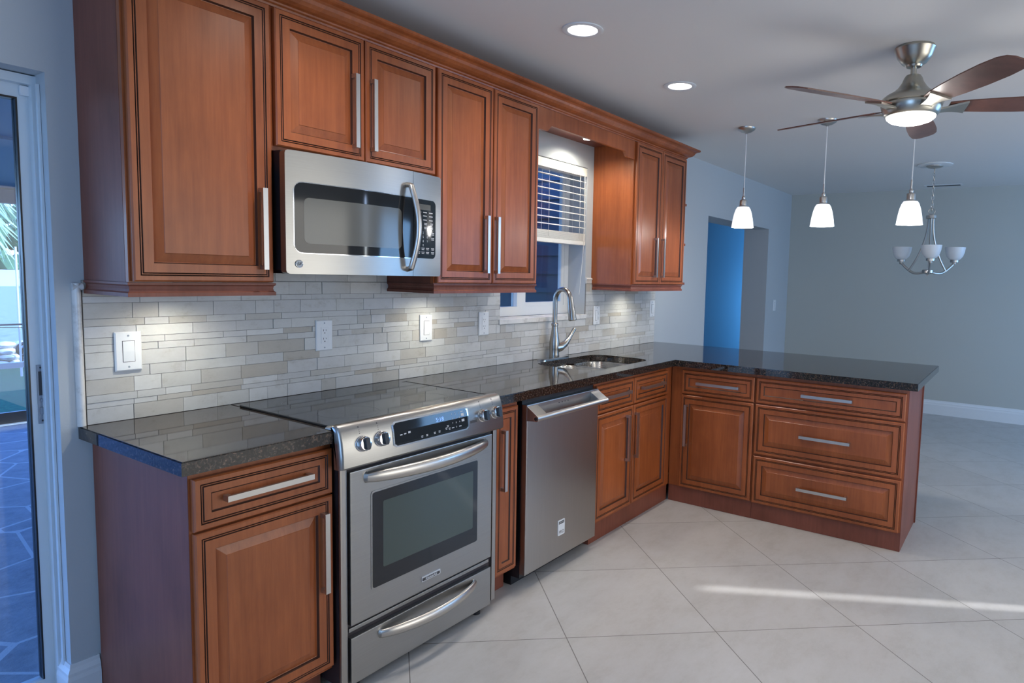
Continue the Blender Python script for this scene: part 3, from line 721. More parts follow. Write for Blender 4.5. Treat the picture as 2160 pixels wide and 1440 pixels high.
hx = 0.958
part('door_handle', MB().tube([(hx, cy_(hx)+0.001, 1.432), (hx, cy_(hx)-0.020, 1.436)] + [(hx+0.012*math.sin(math.pi*t), cy_(hx)-0.022-0.030*math.sin(math.pi*t), 1.436+(1.756-1.436)*t) for t in [i/16 for i in range(17)]] + [(hx, cy_(hx)-0.020, 1.757), (hx, cy_(hx)+0.001, 1.760)], 0.010, 12, flat=1.25), NICKEL, door)
lg = MB().lathe([(0.0135, 0), (0.0135, 0.002), (0.0118, 0.0025), (0.0118, 0.0018)], (0.508, cy_(0.508)-0.0002, 1.440), 28, axis=(0, -1, 0))
bdg = part('badge', lg, CHROME, door, 'round chrome maker badge')
text_faces('GE', 0.0125, lambda u, v, d: (0.508+u, cy_(0.508)-0.0022-d, 1.440+v), mb=(m_ := MB()))
part('badge_letters', m_, SLOT, bdg)

# ---- slide-in range
RX0, RX1 = 0.4745, 1.2365
rg = thing('kitchen_range', (0.855, -0.3, 0), 'stainless slide-in range with black glass cooktop between the counters', 'range')
part('range_body', MB().box(RX0+0.001, RX1-0.001, -0.640, -0.078, 0.040, 0.905), DARKSIDE, rg)
part('side_trim', MB().box(RX0-0.004, RX0+0.022, -0.6535, -0.6405, 0.045, 0.7865, ch=0.006), STEELV, rg)
part('side_trim', MB().box(RX1-0.034, RX1-0.012, -0.650, -0.6405, 0.045, 0.7865, ch=0.002), STEELV, rg)
for xx in (0.55, 1.150): part('foot', MB().lathe([(0.016, 0.0003), (0.016, 0.015), (0.009, 0.016), (0.009, 0.041)], (xx, -0.615, 0), 14), BLACK, rg)
ct = part('cooktop', MB().box(0.466, 1.1905, -0.606, -0.076, 0.9148, 0.9215, ch=0.002).box(RX0+0.004, 1.236, -0.6, -0.08, 0.9052, 0.9140), BGLASS, rg, 'black glass cooktop')
for cx__, cy__, r in ((0.64, -0.47, 0.105), (1.0, -0.47, 0.09), (0.64, -0.21, 0.08), (1.0, -0.21, 0.105)):
    m = MB(); n = 40; v = []
    for k in range(n):
        a_ = 2*math.pi*k/n
        for rr in (r, r-0.0012): v.append((cx__+rr*math.cos(a_), cy__+rr*math.sin(a_), 0.92165))
    m.add(v, [(2*k, 2*((k+1) % n), 2*((k+1) % n)+1, 2*k+1) for k in range(n)]); part('burner_ring', m, mat('burner_print', (0.06, 0.06, 0.06), 0.3) if 'burner_print' not in bpy.data.materials else bpy.data.materials['burner_print'], ct)
# control panel: bowed profile swept along x, with stainless end caps
CPY = [(-0.6070, 0.9152), (-0.6070, 0.9235), (-0.640, 0.932), (-0.652, 0.9315), (-0.664, 0.924), (-0.674, 0.905), (-0.682, 0.875), (-0.687, 0.835), (-0.689, 0.795), (-0.684, 0.789), (-0.6505, 0.789), (-0.6505, 0.9152)]
PX0, PX1 = 0.4500, 1.2300
cs = MB(); n = len(CPY); v = []; secs = [(0, 0.016), (0.002, 0.009), (0.006, 0.003), (0.012, 0)]
secs = [(PX0+x, i) for x, i in secs] + [(PX1-x, i) for x, i in secs[::-1]]
for x, ins in secs: v += [(x, y+(ins if y < -0.6506 else 0), z-(ins*0.5 if z > 0.92 else 0)) for y, z in CPY]
cs.add(v, [(i*n+k, i*n+(k+1) % n, (i+1)*n+(k+1) % n, (i+1)*n+k) for i in range(len(secs)-1) for k in range(n)] + [tuple(range(n)), tuple(range((len(secs)-1)*n, len(secs)*n))[::-1]], 0, True)
cpn = part('control_panel', cs, STEEL, rg)
def fc_(u, v, d):   # on the bowed control face
    pts = [(y, z) for y, z in CPY[3:10]]
    for (ya, za_), (yb, zb) in zip(pts, pts[1:]):
        if zb <= v <= za_: y = ya + (yb-ya)*(za_-v)/(za_-zb); break
    else: y = pts[0][0] if v > pts[0][1] else pts[-1][0]
    return (u, y-d, v)
def panel(u0, u1, v0, v1, r, d0, d1):
    m = MB(); o = rrect(u0, u1, v0, v1, r, 5); n = 10
    # slice into strips so it follows the bow
    vs = [v0+(v1-v0)*i/n for i in range(n+1)]
    def half_u(v):
        c = 0
        if v < v0+r: c = v0+r-v
        if v > v1-r: c = v-(v1-r)
        return r-math.sqrt(max(0, r*r-c*c))
    V = []
    for v in vs:
        q = half_u(v)
        for d in (d0, d1): V += [fc_(u0+q, v, d), fc_(u1-q, v, d)]
    f = []
    for i in range(n):
        a_, b_ = 4*i, 4*i+4
        f += [(a_+2, a_+3, b_+3, b_+2), (a_, b_, b_+1, a_+1), (a_, a_+2, b_+2, b_), (a_+1, b_+1, b_+3, a_+3)]
    f += [(0, 1, 3, 2), (4*n, 4*n+2, 4*n+3, 4*n+1)]
    return m.add(V, f)
part('display_bezel', panel(0.656, 1.020, 0.823, 0.910, 0.012, -0.002, 0.0030), CHROME, cpn)
dp = part('display_glass', panel(0.662, 1.014, 0.828, 0.905, 0.010, 0.0, 0.0036), BGLASS, cpn, 'black glass display with a blue clock')
def fd(u, v, d): return fc_(u, v, 0.0038+d)
text_faces('5:18', 0.020, lambda u, v, d: fd(0.872+u*1.15, 0.884+v, d), mb=(m_ := MB()))
part('clock_digits', m_, LED, dp)
ky = MB()
def kb(u, v, w_, h): ky.prism([(u-w_/2, v-h/2), (u+w_/2, v-h/2), (u+w_/2, v+h/2), (u-w_/2, v+h/2)], fd, 0, 0.0003)
for i, row in enumerate(('123', '456', '789')):
    for j, ch in enumerate(row): text_faces(ch, 0.009, lambda u, v, d, i=i, j=j: fd(0.934+0.018*j+u, 0.893-0.0165*i+v, d), mb=ky)
text_faces('0', 0.009, lambda u, v, d: fd(0.952+u, 0.8435+v, d), mb=ky)
kb(0.988, 0.884, 0.014, 0.010); kb(0.988, 0.863, 0.014, 0.009); kb(0.986, 0.896, 0.012, 0.002)
for u in (0.934, 0.972): kb(u, 0.8435, 0.012, 0.0035)
for u, v in ((0.690, 0.862), (0.707, 0.863), (0.726, 0.865)): kb(u, v, 0.010, 0.004 if u < 0.72 else 0.007)
for u, v in ((0.782, 0.841), (0.805, 0.842), (0.842, 0.843), (0.865, 0.844), (0.900, 0.848), (0.916, 0.845), (0.908, 0.856)): kb(u, v, 0.009, 0.0022); kb(u, v-0.0045, 0.008, 0.0022)
part('key_print', ky, INK, dp)
for u, v in ((0.532, 0.862), (0.606, 0.864), (1.098, 0.862), (1.170, 0.864)):
    p0 = Vector(fc_(u, v, -0.001)); ax = Vector((0, -0.985, 0.17))
    kn = part('knob', MB().lathe([(0.026, 0), (0.026, 0.004), (0.0235, 0.006), (0.0235, 0.020), (0.021, 0.025), (0.012, 0.026)], p0, 28, axis=ax), CHROME, cpn)
    q = p0 + ax.normalized()*0.024
    m = MB(); e1 = Vector((0.98, 0, 0.0)); e2 = ax.normalized().cross(e1).normalized()
    if e2.z < 0: e2 = -e2
    m.prism(rrect(-0.008, 0.008, -0.020, 0.020, 0.0075, 4), lambda a_, b_, d: tuple(q + e1*a_ + e2*b_ + ax.normalized()*d), 0, 0.011)
    part('knob_grip', m, BLACK, kn)
for u in (0.528, 0.602, 1.094, 1.166):
    mk = MB()
    for dz, s_ in ((0.054, 0.0042), (0.045, 0.002), (0.040, 0.002), (0.034, 0.0026)): mk.prism([(u-s_/2, 0.862+dz-s_/2), (u+s_/2, 0.862+dz-s_/2), (u+s_/2, 0.862+dz+s_/2), (u-s_/2, 0.862+dz+s_/2)], lambda a_, b_, d: fc_(a_, b_, d), 0, 0.0005)
    part('knob_marks', mk, SLOT, cpn)
mk = MB().prism([(1.030, 0.842), (1.066, 0.842), (1.066, 0.852), (1.030, 0.852)], lambda a_, b_, d: fc_(a_, b_, d), 0, 0.0005)
part('indicator_strip', mk, SLOT, cpn)
# oven door
DXA, DXB, DZA, DZB, DY = 0.5035, 1.1855, 0.246, 0.768, -0.6605
dr_ = MB().box(DXA, DXB, DY, -0.6410, DZA, DZB, ch=0.003)
od = part('oven_door', dr_, STEEL, rg)
part('window_bezel', MB().prism(rrect(0.583, 1.104, 0.338, 0.684, 0.012), lambda a_, b_, d: (a_, DY-d, b_), -0.001, 0.0018), STEEL, od)
ow = part('oven_window', MB().prism(rrect(0.589, 1.098, 0.344, 0.678, 0.008), lambda a_, b_, d: (a_, DY-d, b_), -0.001, 0.0026), BGLASS, od, 'dark glass oven window')
part('inner_window', MB().prism(rrect(0.632, 1.072, 0.405, 0.640, 0.006), lambda a_, b_, d: (a_, DY-0.0024-d, b_), 0, 0.0006), OVENG, ow)
def bow(x0, x1, z, y0, out_, drop=0.0, r=0.0125):
    n = 18
    return MB().tube([(x0, y0+0.004, z)] + [(x0+(x1-x0)*i/n, y0-0.006-out_*math.sin(math.pi*i/n)**0.75, z-drop*math.sin(math.pi*i/n)) for i in range(n+1)] + [(x1, y0+0.004, z)], [r*0.9]+[r*(0.72+0.28*math.sin(math.pi*i/n)**0.6) for i in range(n+1)]+[r*0.9], 16, flat=0.62)
part('oven_handle', bow(0.566, 1.140, 0.738, DY, 0.044, 0.004, 0.0235), NICKEL, od)
bg_ = part('badge', MB().prism(rrect(0.806, 0.898, 0.282, 0.302, 0.003), lambda a_, b_, d: (a_, DY-d, b_), -0.001, 0.003), CHROME, od, 'chrome maker badge')
part('badge_plate', MB().prism(rrect(0.809, 0.895, 0.2845, 0.2955, 0.002), lambda a_, b_, d: (a_, DY-0.003-d, b_), 0, 0.0004), SLOT, bg_)
text_faces('KitchenAid', 0.0125, lambda u, v, d: (0.852+u, DY-0.0035-d, 0.2900+v), mb=(m_ := MB()), bold=0.0002)
part('badge_letters', m_, WHITEP, bg_)
# vent rails and warming drawer
part('vent_rail', MB().box(DXA, DXB, -0.648, -0.6410, 0.2195, 0.2325, ch=0.002), STEEL, rg)
wdz = part('warming_drawer', MB().box(DXA, DXB, DY, -0.6410, 0.040, 0.203, ch=0.003), STEEL, rg)
part('drawer_handle', bow(0.622, 1.085, 0.170, DY, 0.044, 0.004, 0.0205), NICKEL, wdz)

# ---- dishwasher
dwx0, dwx1 = 1.4250, 2.0050
dw = thing('dishwasher', (1.72, -0.3, 0), 'stainless dishwasher with a bar handle between the base cabinets', 'dishwasher')
part('tub_box', MB().box(1.4280, 2.002, -0.616, -0.012, 0.045, 0.866), BLACK, dw)
part('kick_plate', MB().box(1.430, 2.000, -0.565, -0.5, 0.0003, 0.0445), BLACK, dw)
ddr = part('door_panel', MB().box(dwx0, dwx1, -0.6485, -0.6165, 0.066, 0.8480, ch=0.0035), STEELV, dw)
# canted pocket handle: two wedge brackets and a round bar with a recess behind
for xa, xb in ((dwx0, dwx0+0.075), (dwx1-0.075, dwx1)):
    part('handle_bracket', MB().prism([(-0.648, 0.842), (-0.703, 0.806), (-0.706, 0.792), (-0.698, 0.782), (-0.648, 0.778)], lambda a_, b_, d: (d, a_, b_), xa+0.001, xb-0.001), STEEL, ddr)
part('handle_bar', MB().tube([(dwx0-0.001, -0.699, 0.794), (dwx1+0.001, -0.699, 0.794)], 0.0135, 20), NICKEL, ddr)
part('bar_end_cap', MB().lathe([(0.008, 0), (0.008, 0.003)], (dwx0-0.0008, -0.699, 0.794), 16, axis=(-1, 0, 0)), BLACK, ddr)
ky = MB()
for i in range(4): ky.box(1.66+0.024*i, 1.668+0.024*i, -0.6492, -0.6484, 0.824, 0.828)
part('key_print', ky, SLOT, ddr)
bg_ = part('badge', MB().prism(rrect(1.674, 1.727, 0.172, 0.247, 0.004), lambda a_, b_, d: (a_, -0.6482-d, b_), 0, 0.003), WHITEP, ddr, 'white and chrome maker badge')
part('badge_stripe', MB().prism([(1.679, 0.228), (1.722, 0.228), (1.722, 0.241), (1.679, 0.241)], lambda a_, b_, d: (a_, -0.6512-d, b_), 0, 0.0003), SLOT, bg_)
mb_ = MB()
text_faces('PRO', 0.024, lambda u, v, d: (1.7005+u*0.95, -0.6512-d, 0.187+v), mb=mb_)
part('badge_letters', mb_, SLOT, bg_)
text_faces('KENMORE', 0.0085, lambda u, v, d: (1.7005+u, -0.6516-d, 0.2345+v), mb=(m_ := MB()))
part('badge_name', m_, WHITEP, bg_)

# ================================================================ switches and sockets
def plate(kind, name, x, z, label, cat, w_=0.078, h=0.128, y=-0.0107):
    t = thing(name, (x, y, z), label, cat, 'white plates on the tile wall' if y < -0.005 else None)
    fn = lambda u, v, d: (x+u, y-d, z+v)
    p = part('cover_plate', MB().rings(-w_/2, w_/2, -h/2, h/2, [(0, 0, 0), (0, 0.003, 0), (0.004, 0.006, 0)], fn), WHITEP, t)
    for v in (-h*0.40, h*0.40): part('screw', MB().lathe([(0.0032, 0), (0.0028, 0.0012)], fn(0, v, 0.006), 10, axis=(0, -1, 0)), GREYMETAL, p)
    if kind in ('rocker', 'both'):
        u0 = 0 if kind == 'rocker' else -0.012
        ww = 0.0165 if kind == 'rocker' else 0.010
        part('rocker_frame', MB().box(x+u0-ww-0.0015, x+u0+ww+0.0015, y-0.0064, y-0.005, z-0.035, z+0.035), SLOT, t)
        part('rocker', MB().prism([(0.0074, -0.0335), (0.0090, 0.0), (0.0072, 0.0335), (0.005, 0.0335), (0.005, -0.0335)], lambda a_, b_, d: (x+u0+d, y-a_, z+b_), -ww, ww), WHITEP, t)
    if kind in ('duplex', 'both'):
        u0 = 0 if kind == 'duplex' else 0.014
        sc = 1 if kind == 'duplex' else 0.7
        part('socket_insert', MB().rings(u0-0.0165*sc, u0+0.0165*sc, -0.0335, 0.0335, [(0, 0.0055, 0), (0, 0.0072, 0), (0.001, 0.0075, 0)], fn), WHITEP, t)
        for cz in (0.0175, -0.0175):
            sl = MB()
            for du, hh in ((-0.0062, 0.0075), (0.0062, 0.0060)): sl.prism([(u0+(du-0.001)*sc, cz+0.004-hh/2), (u0+(du+0.001)*sc, cz+0.004-hh/2), (u0+(du+0.001)*sc, cz+0.004+hh/2), (u0+(du-0.001)*sc, cz+0.004+hh/2)], fn, 0.0072, 0.0078)
            sl.lathe([(0.0025, 0), (0.0025, 0.0006)], fn(u0, cz-0.0075, 0.0072), 10, axis=(0, -1, 0)); part('socket_slots', sl, SLOT, t)
    return t
plate('rocker', 'light_switch', 0.1400, 1.141, 'white rocker light switch on the tile near the sliding door', 'light switch')
plate('duplex', 'power_outlet', 0.860, 1.149, 'white double power outlet on the tile behind the range', 'power outlet')
plate('rocker', 'light_switch', 1.420, 1.151, 'white rocker switch on the tile between the two double outlets', 'light switch')
plate('duplex', 'power_outlet', 1.830, 1.153, 'white double power outlet on the tile beside the window sill', 'power outlet')
plate('both', 'combination_outlet', 2.950, 1.157, 'white switch and outlet plate right of the window', 'power outlet')
plate('rocker', 'light_switch', 3.745, 1.180, 'white switch plate at the far right end of the tile', 'light switch')
plate('rocker', 'light_switch', 6.775, 1.135, 'white light switch on the painted wall past the hall opening', 'light switch', y=-0.0003)

# ================================================================ ceiling fittings
def can(x, y, label):
    t = thing('recessed_light', (x, y, HC), label, 'recessed light', 'recessed ceiling lights')
    part('trim_ring', MB().lathe([(0.088, -0.0003), (0.088, -0.004), (0.080, -0.007), (0.064, -0.0045), (0.062, -0.0003)], (x, y, HC), 40, caps=False), WHITEPAINT, t)
    part('lens', MB().lathe([(0.0625, -0.0012), (0.058, -0.0030), (0.03, -0.0036)], (x, y, HC), 32), LENS, t)
    l = light('recessed_lamp', 'SPOT', (x, y, HC-0.012), CAN_W, (1.0, 0.93, 0.86), spot_size=R_(150), spot_blend=1.0, shadow_soft_size=0.055)
    return t
can(1.541, -0.820, 'recessed ceiling light above the range end of the kitchen')
can(2.472, -0.820, 'recessed ceiling light nearer the window and the corner')
# unseen lamps added for light: one in the row, two further out, no fixtures
for x, y in ((0.61, -0.82), (1.2, -3.4), (2.8, -3.6)):
    light('recessed_lamp', 'SPOT', (x, y, HC-0.012), CAN_W*(1.0 if y > -1 else 0.8), (1.0, 0.93, 0.86), spot_size=R_(150), spot_blend=1.0, shadow_soft_size=0.055)

# pendants
def pendant(x, y, label):
    t = thing('pendant_light', (x, y, HC), label, 'pendant light', 'pendant lights over the peninsula')
    part('canopy', MB().lathe([(0.062, -0.0003), (0.062, -0.006), (0.055, -0.016), (0.034, -0.030), (0.012, -0.036), (0.006, -0.042)], (x, y, HC), 30), NICKEL, t)
    part('cord', MB().tube([(x, y, HC-0.04), (x, y, 2.02)], 0.0035, 8), WHITEP, t)
    part('socket', MB().lathe([(0.006, 0.095), (0.006, 0.040), (0.011, 0.036), (0.013, 0.026), (0.011, 0.018), (0.024, 0.012), (0.026, 0.004), (0.026, -0.026), (0.032, -0.030), (0.034, -0.034)], (x, y, 1.956), 24), NICKEL, t)
    part('glass_shade', MB().lathe([(0.030, 1.9225), (0.040, 1.921), (0.050, 1.905), (0.060, 1.875), (0.068, 1.835), (0.074, 1.792), (0.076, 1.782), (0.073, 1.782), (0.071, 1.793), (0.060, 1.860), (0.048, 1.900), (0.030, 1.915)], (x, y, 0), 32, caps=False), SHADE_ON, t)
    light('pendant_bulb', 'POINT', (x, y, 1.775), PEND_W, (1.0, 0.97, 0.94), shadow_soft_size=0.05)
    return t
pendant(3.578, -0.786, 'lit glass pendant hanging nearest the kitchen wall')
pendant(3.588, -1.320, 'lit glass pendant hanging in the middle of the three')
pendant(3.598, -1.835, 'lit glass pendant hanging at the open end of the peninsula, in front of the chandelier')

# ceiling fan
FXC, FYC = 2.418, -1.980
fan = thing('ceiling_fan', (FXC, FYC, HC), 'five-blade ceiling fan with dark wood blades and a lit lamp', 'ceiling fan')
c0 = (FXC, FYC, 0)
part('canopy', MB().lathe([(0.080, HC-0.0003), (0.084, HC-0.010), (0.080, HC-0.016), (0.070, HC-0.045), (0.050, HC-0.070), (0.034, HC-0.078), (0.030, HC-0.086), (0.018, HC-0.088)], c0, 40), FANM, fan)
part('downrod', MB().lathe([(0.0125, HC-0.08), (0.0125, 2.320)], c0, 18), FANM, fan)
part('motor_housing', MB().lathe([(0.016, 2.338), (0.030, 2.334), (0.038, 2.322), (0.044, 2.305), (0.060, 2.280), (0.078, 2.264), (0.105, 2.250), (0.122, 2.236), (0.130, 2.222), (0.131, 2.216), (0.126, 2.212)], c0, 44), FANM, fan)
part('light_collar', MB().lathe([(0.124, 2.2115), (0.126, 2.205), (0.120, 2.185), (0.112, 2.168), (0.106, 2.160), (0.100, 2.158)], c0, 44), FANM, fan)
part('lamp_lens', MB().lathe([(0.101, 2.1595), (0.099, 2.150), (0.085, 2.138), (0.055, 2.128), (0.015, 2.124)], c0, 40), LENS, fan)
light('fan_bulb', 'POINT', (FXC, FYC, 2.10), FAN_W, (1.0, 0.95, 0.9), shadow_soft_size=0.08)
for k in range(5):
    th = R_(2 + 72*k); er = Vector((math.cos(th), math.sin(th), 0)); et = Vector((-math.sin(th), math.cos(th), 0))
    pit = R_(13); ew = (et*math.cos(pit) - Vector((0, 0, 1))*math.sin(pit)); en = er.cross(ew)
    O_ = Vector((FXC, FYC, 2.198))
    br = MB(); n = 8; v = []
    for i in range(n+1):
        t = i/n; r = 0.085+0.135*t; wd_ = 0.034 - 0.012*math.sin(math.pi*t) + 0.014*t*t; dz = -0.018*(1-t)**2 + 0.000
        p = O_ + er*r + Vector((0, 0, dz)) - en*0.006
        tw = min(1, t*1.4); e_ = (et*(1-tw)+ew*tw).normalized()
        for s_ in (-1, 1):
            for h in (-0.004, 0.004): v.append(p + e_*wd_*s_ + Vector((0, 0, h)))
    f = []
    for i in range(n):
        a_, b_ = 4*i, 4*i+4
        f += [(a_, a_+2, b_+2, b_), (a_+1, b_+1, b_+3, a_+3), (a_, b_, b_+1, a_+1), (a_+2, a_+3, b_+3, b_+2)]
    f += [(0, 1, 3, 2), (4*n, 4*n+2, 4*n+3, 4*n+1)]
    bl_ = MB(); o = []
    up_ = [(0.150, 0.036), (0.20, 0.046), (0.30, 0.056), (0.42, 0.063), (0.54, 0.064), (0.62, 0.058), (0.655, 0.044), (0.668, 0.020)]
    o = [(r, w_) for r, w_ in up_] + [(r, -w_) for r, w_ in up_[::-1]]
    bl_.prism(o, lambda a_, b_, d: tuple(O_ + er*a_ + ew*b_ + en*d), -0.002, 0.0035)
    b_o = part('fan_blade', bl_, BLADE, fan)
    part('blade_iron', br.add(v, f, 0, True), FANM, b_o)

# chandelier
HX, HY = 5.62, -1.722
ch = thing('chandelier', (HX, HY, HC), 'unlit three-arm nickel chandelier with white bowl shades in the dining area', 'chandelier')
part('ceiling_medallion', MB().lathe([(0.140, HC-0.0003), (0.140, HC-0.006), (0.132, HC-0.010), (0.075, HC-0.011)], (HX, HY, 0), 44), WHITEPAINT, ch)
part('canopy', MB().lathe([(0.066, HC-0.0108), (0.066, HC-0.020), (0.050, HC-0.028), (0.012, HC-0.034)], (HX, HY, 0), 30), NICKEL, ch)
chn = MB(); zc = HC-0.034
for i in range(11):
    z0 = zc-0.0325*i; n = 12; ang = (i % 2)*math.pi/2+0.3; e_ = Vector((math.cos(ang), math.sin(ang), 0))
    pts = [Vector((HX, HY, z0-0.019)) + e_*0.009*math.cos(2*math.pi*k/n) + Vector((0, 0, 0.021*math.sin(2*math.pi*k/n))) for k in range(n+1)]
    chn.tube(pts, 0.0032, 6, caps=False)
part('chain', chn, NICKEL, ch)
n = 20; part('hanging_ring', MB().tube([(HX, HY+0.026*math.cos(2*math.pi*k/n), 2.056+0.026*math.sin(2*math.pi*k/n)) for k in range(n+1)], 0.0035, 8, caps=False), NICKEL, ch)
part('top_collar', MB().lathe([(0.012, 2.032), (0.020, 2.026), (0.042, 2.020), (0.044, 1.996), (0.038, 1.992)], (HX, HY, 0), 26), NICKEL, ch)
part('stem', MB().tube([(HX, HY, 1.995), (HX, HY, 1.54)], 0.005, 10), NICKEL, ch)
part('bottom_hub', MB().lathe([(0.040, 1.552), (0.046, 1.548), (0.046, 1.524), (0.036, 1.518), (0.010, 1.510), (0.004, 1.498)], (HX, HY, 0), 28), NICKEL, ch)
for a_ in (70, 190, 310):
    er = Vector((math.cos(R_(a_)), math.sin(R_(a_)), 0)); b0 = Vector((HX, HY, 0))
    ar = part('arm', MB().tube([b0+er*(0.03+0.215*t)+Vector((0, 0, 1.530-0.010*math.sin(math.pi*min(t*1.6, 1))+0.085*max(0, t-0.45)**1.6/0.384)) for t in [i/12 for i in range(13)]], 0.0115, 12, flat=0.8), NICKEL, ch)
    part('brace', MB().tube([b0+er*(0.022+0.150*t**2.1)+Vector((0, 0, 1.995-0.455*t)) for t in [i/12 for i in range(13)]], 0.0125, 12, flat=0.7), NICKEL, ar)
    q = b0+er*0.245
    part('shade_cup', MB().lathe([(0.012, 1.598), (0.016, 1.606), (0.014, 1.618), (0.034, 1.622), (0.036, 1.640), (0.030, 1.641)], (q.x, q.y, 0), 22), NICKEL, ar)
    part('glass_shade', MB().lathe([(0.028, 1.6412), (0.045, 1.648), (0.064, 1.672), (0.076, 1.708), (0.082, 1.752), (0.079, 1.752), (0.072, 1.708), (0.060, 1.675), (0.028, 1.6445)], (q.x, q.y, 0), 30, caps=False), SHADE_OFF, ar)
vt = thing('air_vent', (6.97, -1.66, HC), 'slim ceiling air vent near the dining room end wall', 'air vent')
part('vent_frame', MB().box(6.92, 7.04, -1.835, -1.485, HC-0.006, HC-0.0003), WHITEPAINT, vt)
part('vent_slot', MB().box(6.945, 7.015, -1.815, -1.505, HC-0.0075, HC-0.0062), SLOT, vt)

# under-cabinet pucks
for i, (x, y) in enumerate(((0.245, -0.17), (1.40, -0.17), (3.27, -0.17))):
    t = thing('puck_light', (x, y, ZU0), ['round puck light under the tall cabinet left of the microwave', 'round puck light under the cabinet left of the window', 'round puck light under the cabinet right of the window'][i], 'puck light', 'puck lights under the wall cabinets')
    part('housing', MB().lathe([(0.034, -0.0003), (0.034, -0.012), (0.030, -0.015)], (x, y, ZU0), 20), NICKEL, t)
    part('lens', MB().lathe([(0.028, -0.0148), (0.02, -0.017)], (x, y, ZU0), 20), LENS, t)
    l = light('puck_lamp', 'SPOT', (x, y, ZU0-0.022), PUCK_W[i], (1.0, 0.94, 0.76), spot_size=R_(150), spot_blend=1.0, shadow_soft_size=0.02)
light('puck_lamp', 'SPOT', (2.56, -0.17, 2.243), PUCK_W[3], (1.0, 0.93, 0.78), spot_size=R_(165), spot_blend=0.7, shadow_soft_size=0.02)

# ================================================================ outdoors, seen through the sliding door and the window
struct('patio_floor', MB().box(-3.5, 4.5, 0.21, 5.28, -0.17, -0.05).box(DX0, DX1, 0.1, 0.21, -0.17, -0.05), SLATE)
struct('patio_roof', MB().add([(-3.5, 0.2, 2.36), (2.6, 0.2, 2.36), (2.6, 5.3, 2.06), (-3.5, 5.3, 2.06), (-3.5, 0.2, 2.44), (2.6, 0.2, 2.44), (2.6, 5.3, 2.14), (-3.5, 5.3, 2.14)], [(0, 1, 2, 3), (4, 7, 6, 5), (0, 4, 5, 1), (1, 5, 6, 2), (2, 6, 7, 3), (3, 7, 4, 0)])
       .add([(2.6, 1.75, 2.27), (5.5, 1.75, 2.27), (5.5, 5.3, 2.06), (2.6, 5.3, 2.06), (2.6, 1.75, 2.35), (5.5, 1.75, 2.35), (5.5, 5.3, 2.14), (2.6, 5.3, 2.14)], [(0, 1, 2, 3), (4, 7, 6, 5), (0, 4, 5, 1), (1, 5, 6, 2), (2, 6, 7, 3), (3, 7, 4, 0)])  # second slab, out of view, added to shade the lawn and siding
       .box(-3.5, 2.6, 1.20, 1.215, 2.285, 2.31).box(-3.5, 2.6, 2.95, 2.965, 2.18, 2.205), ROOFM)
sf = thing('patio_screen', (0.9, 5.23, -0.05), 'dark framed patio screen with rails at the outer edge of the patio', 'patio screen')
part('top_beam', MB().box(-3.5, 2.6, 5.18, 5.28, 1.935, 2.055), SCREENM, sf)
part('rail', MB().box(-3.5, 2.6, 5.20, 5.25, 0.455, 0.505), ALU, sf)
part('upper_rail', MB().box(-3.5, 2.6, 5.215, 5.235, 0.843, 0.858), SCREENM, sf)
part('kick_panel', MB().box(-3.5, 2.6, 5.20, 5.24, -0.045, 0.055), BLACK, sf)
part('sill', MB().box(-3.5, 2.6, 5.14, 5.26, -0.0497, -0.0455), ALU, sf)
part('post', MB().box(0.58, 0.64, 5.20, 5.25, -0.045, 1.935), SCREENM, sf)
part('post', MB().box(2.54, 2.60, 5.20, 5.25, -0.045, 1.935), SCREENM, sf)
part('sagging_cable', MB().tube([(0.62+1.9*t, 5.22, 0.845-0.16*t*t) for t in [i/10 for i in range(11)]], 0.004, 6), BLACK, sf)
def sheet(rows):   # rows of (y, z) across x
    v = []; xs = [-30, 0, 3, 8, 60]
    for y, z in rows: v += [(x, y, z) for x in xs]
    n = len(xs); return MB().add(v, [(i*n+k, i*n+k+1, (i+1)*n+k+1, (i+1)*n+k) for i in range(len(rows)-1) for k in range(n-1)])
struct('lawn_ground', sheet([(5.26, -0.12), (7, -0.05), (8.9, 0.03)]), SHADE_LAWNM)
struct('slope_ground', sheet([(9.25, 0.30), (12, 0.40), (16, 0.60), (20, 0.76)]), SUN_LAWNM)
struct('road_ground', sheet([(20, 0.76), (30, 0.97), (34, 1.05)]), ROADM)
# fieldstone wall
rr = random.Random(11); sw = MB(); z = 0.0; row = 0
for row in range(4):
    x = 0.6 - 0.05*(row % 2)
    while x < 3.8:
        l = rr.uniform(0.13, 0.26); bm = bmesh.new(); bmesh.ops.create_icosphere(bm, subdivisions=2, radius=0.5)
        vv = [(x+l/2+q.co.x*l*1.02+rr.uniform(-.006, .006), 9.06+q.co.y*0.24, 0.045+0.083*row+q.co.z*0.096+rr.uniform(-.004, .004)) for q in bm.verts]
        bm.verts.index_update(); sw.add(vv, [tuple(q.index for q in f.verts) for f in bm.faces], 0, True); bm.free(); x += l*0.95
sw.box(0.5, 3.9, 9.06, 9.26, -0.05, 0.31)
single('stone_wall', sw, ROCKM, (2.2, 9.06, 0), 'low white fieldstone wall across the lawn', 'stone wall')
hr = MB(); n = 24
for y, r in ((8.66, 0.085), (8.72, 0.085)): hr.tube([(2.385+r*math.cos(2*math.pi*k/n), y, 0.255+r*math.sin(2*math.pi*k/n)) for k in range(n+1)], 0.014, 8, caps=False)
hr.lathe([(0.05, 0), (0.05, 0.08)], (2.385, 8.65, 0.255), 16, axis=(0, 1, 0)).box(2.33, 2.35, 8.67, 8.71, 0.0, 0.25).box(2.42, 2.44, 8.67, 8.71, 0.0, 0.25)
single('hose_reel', hr, BLACK, (2.385, 8.69, 0.0), 'dark round hose reel in front of the fieldstone wall', 'hose reel')
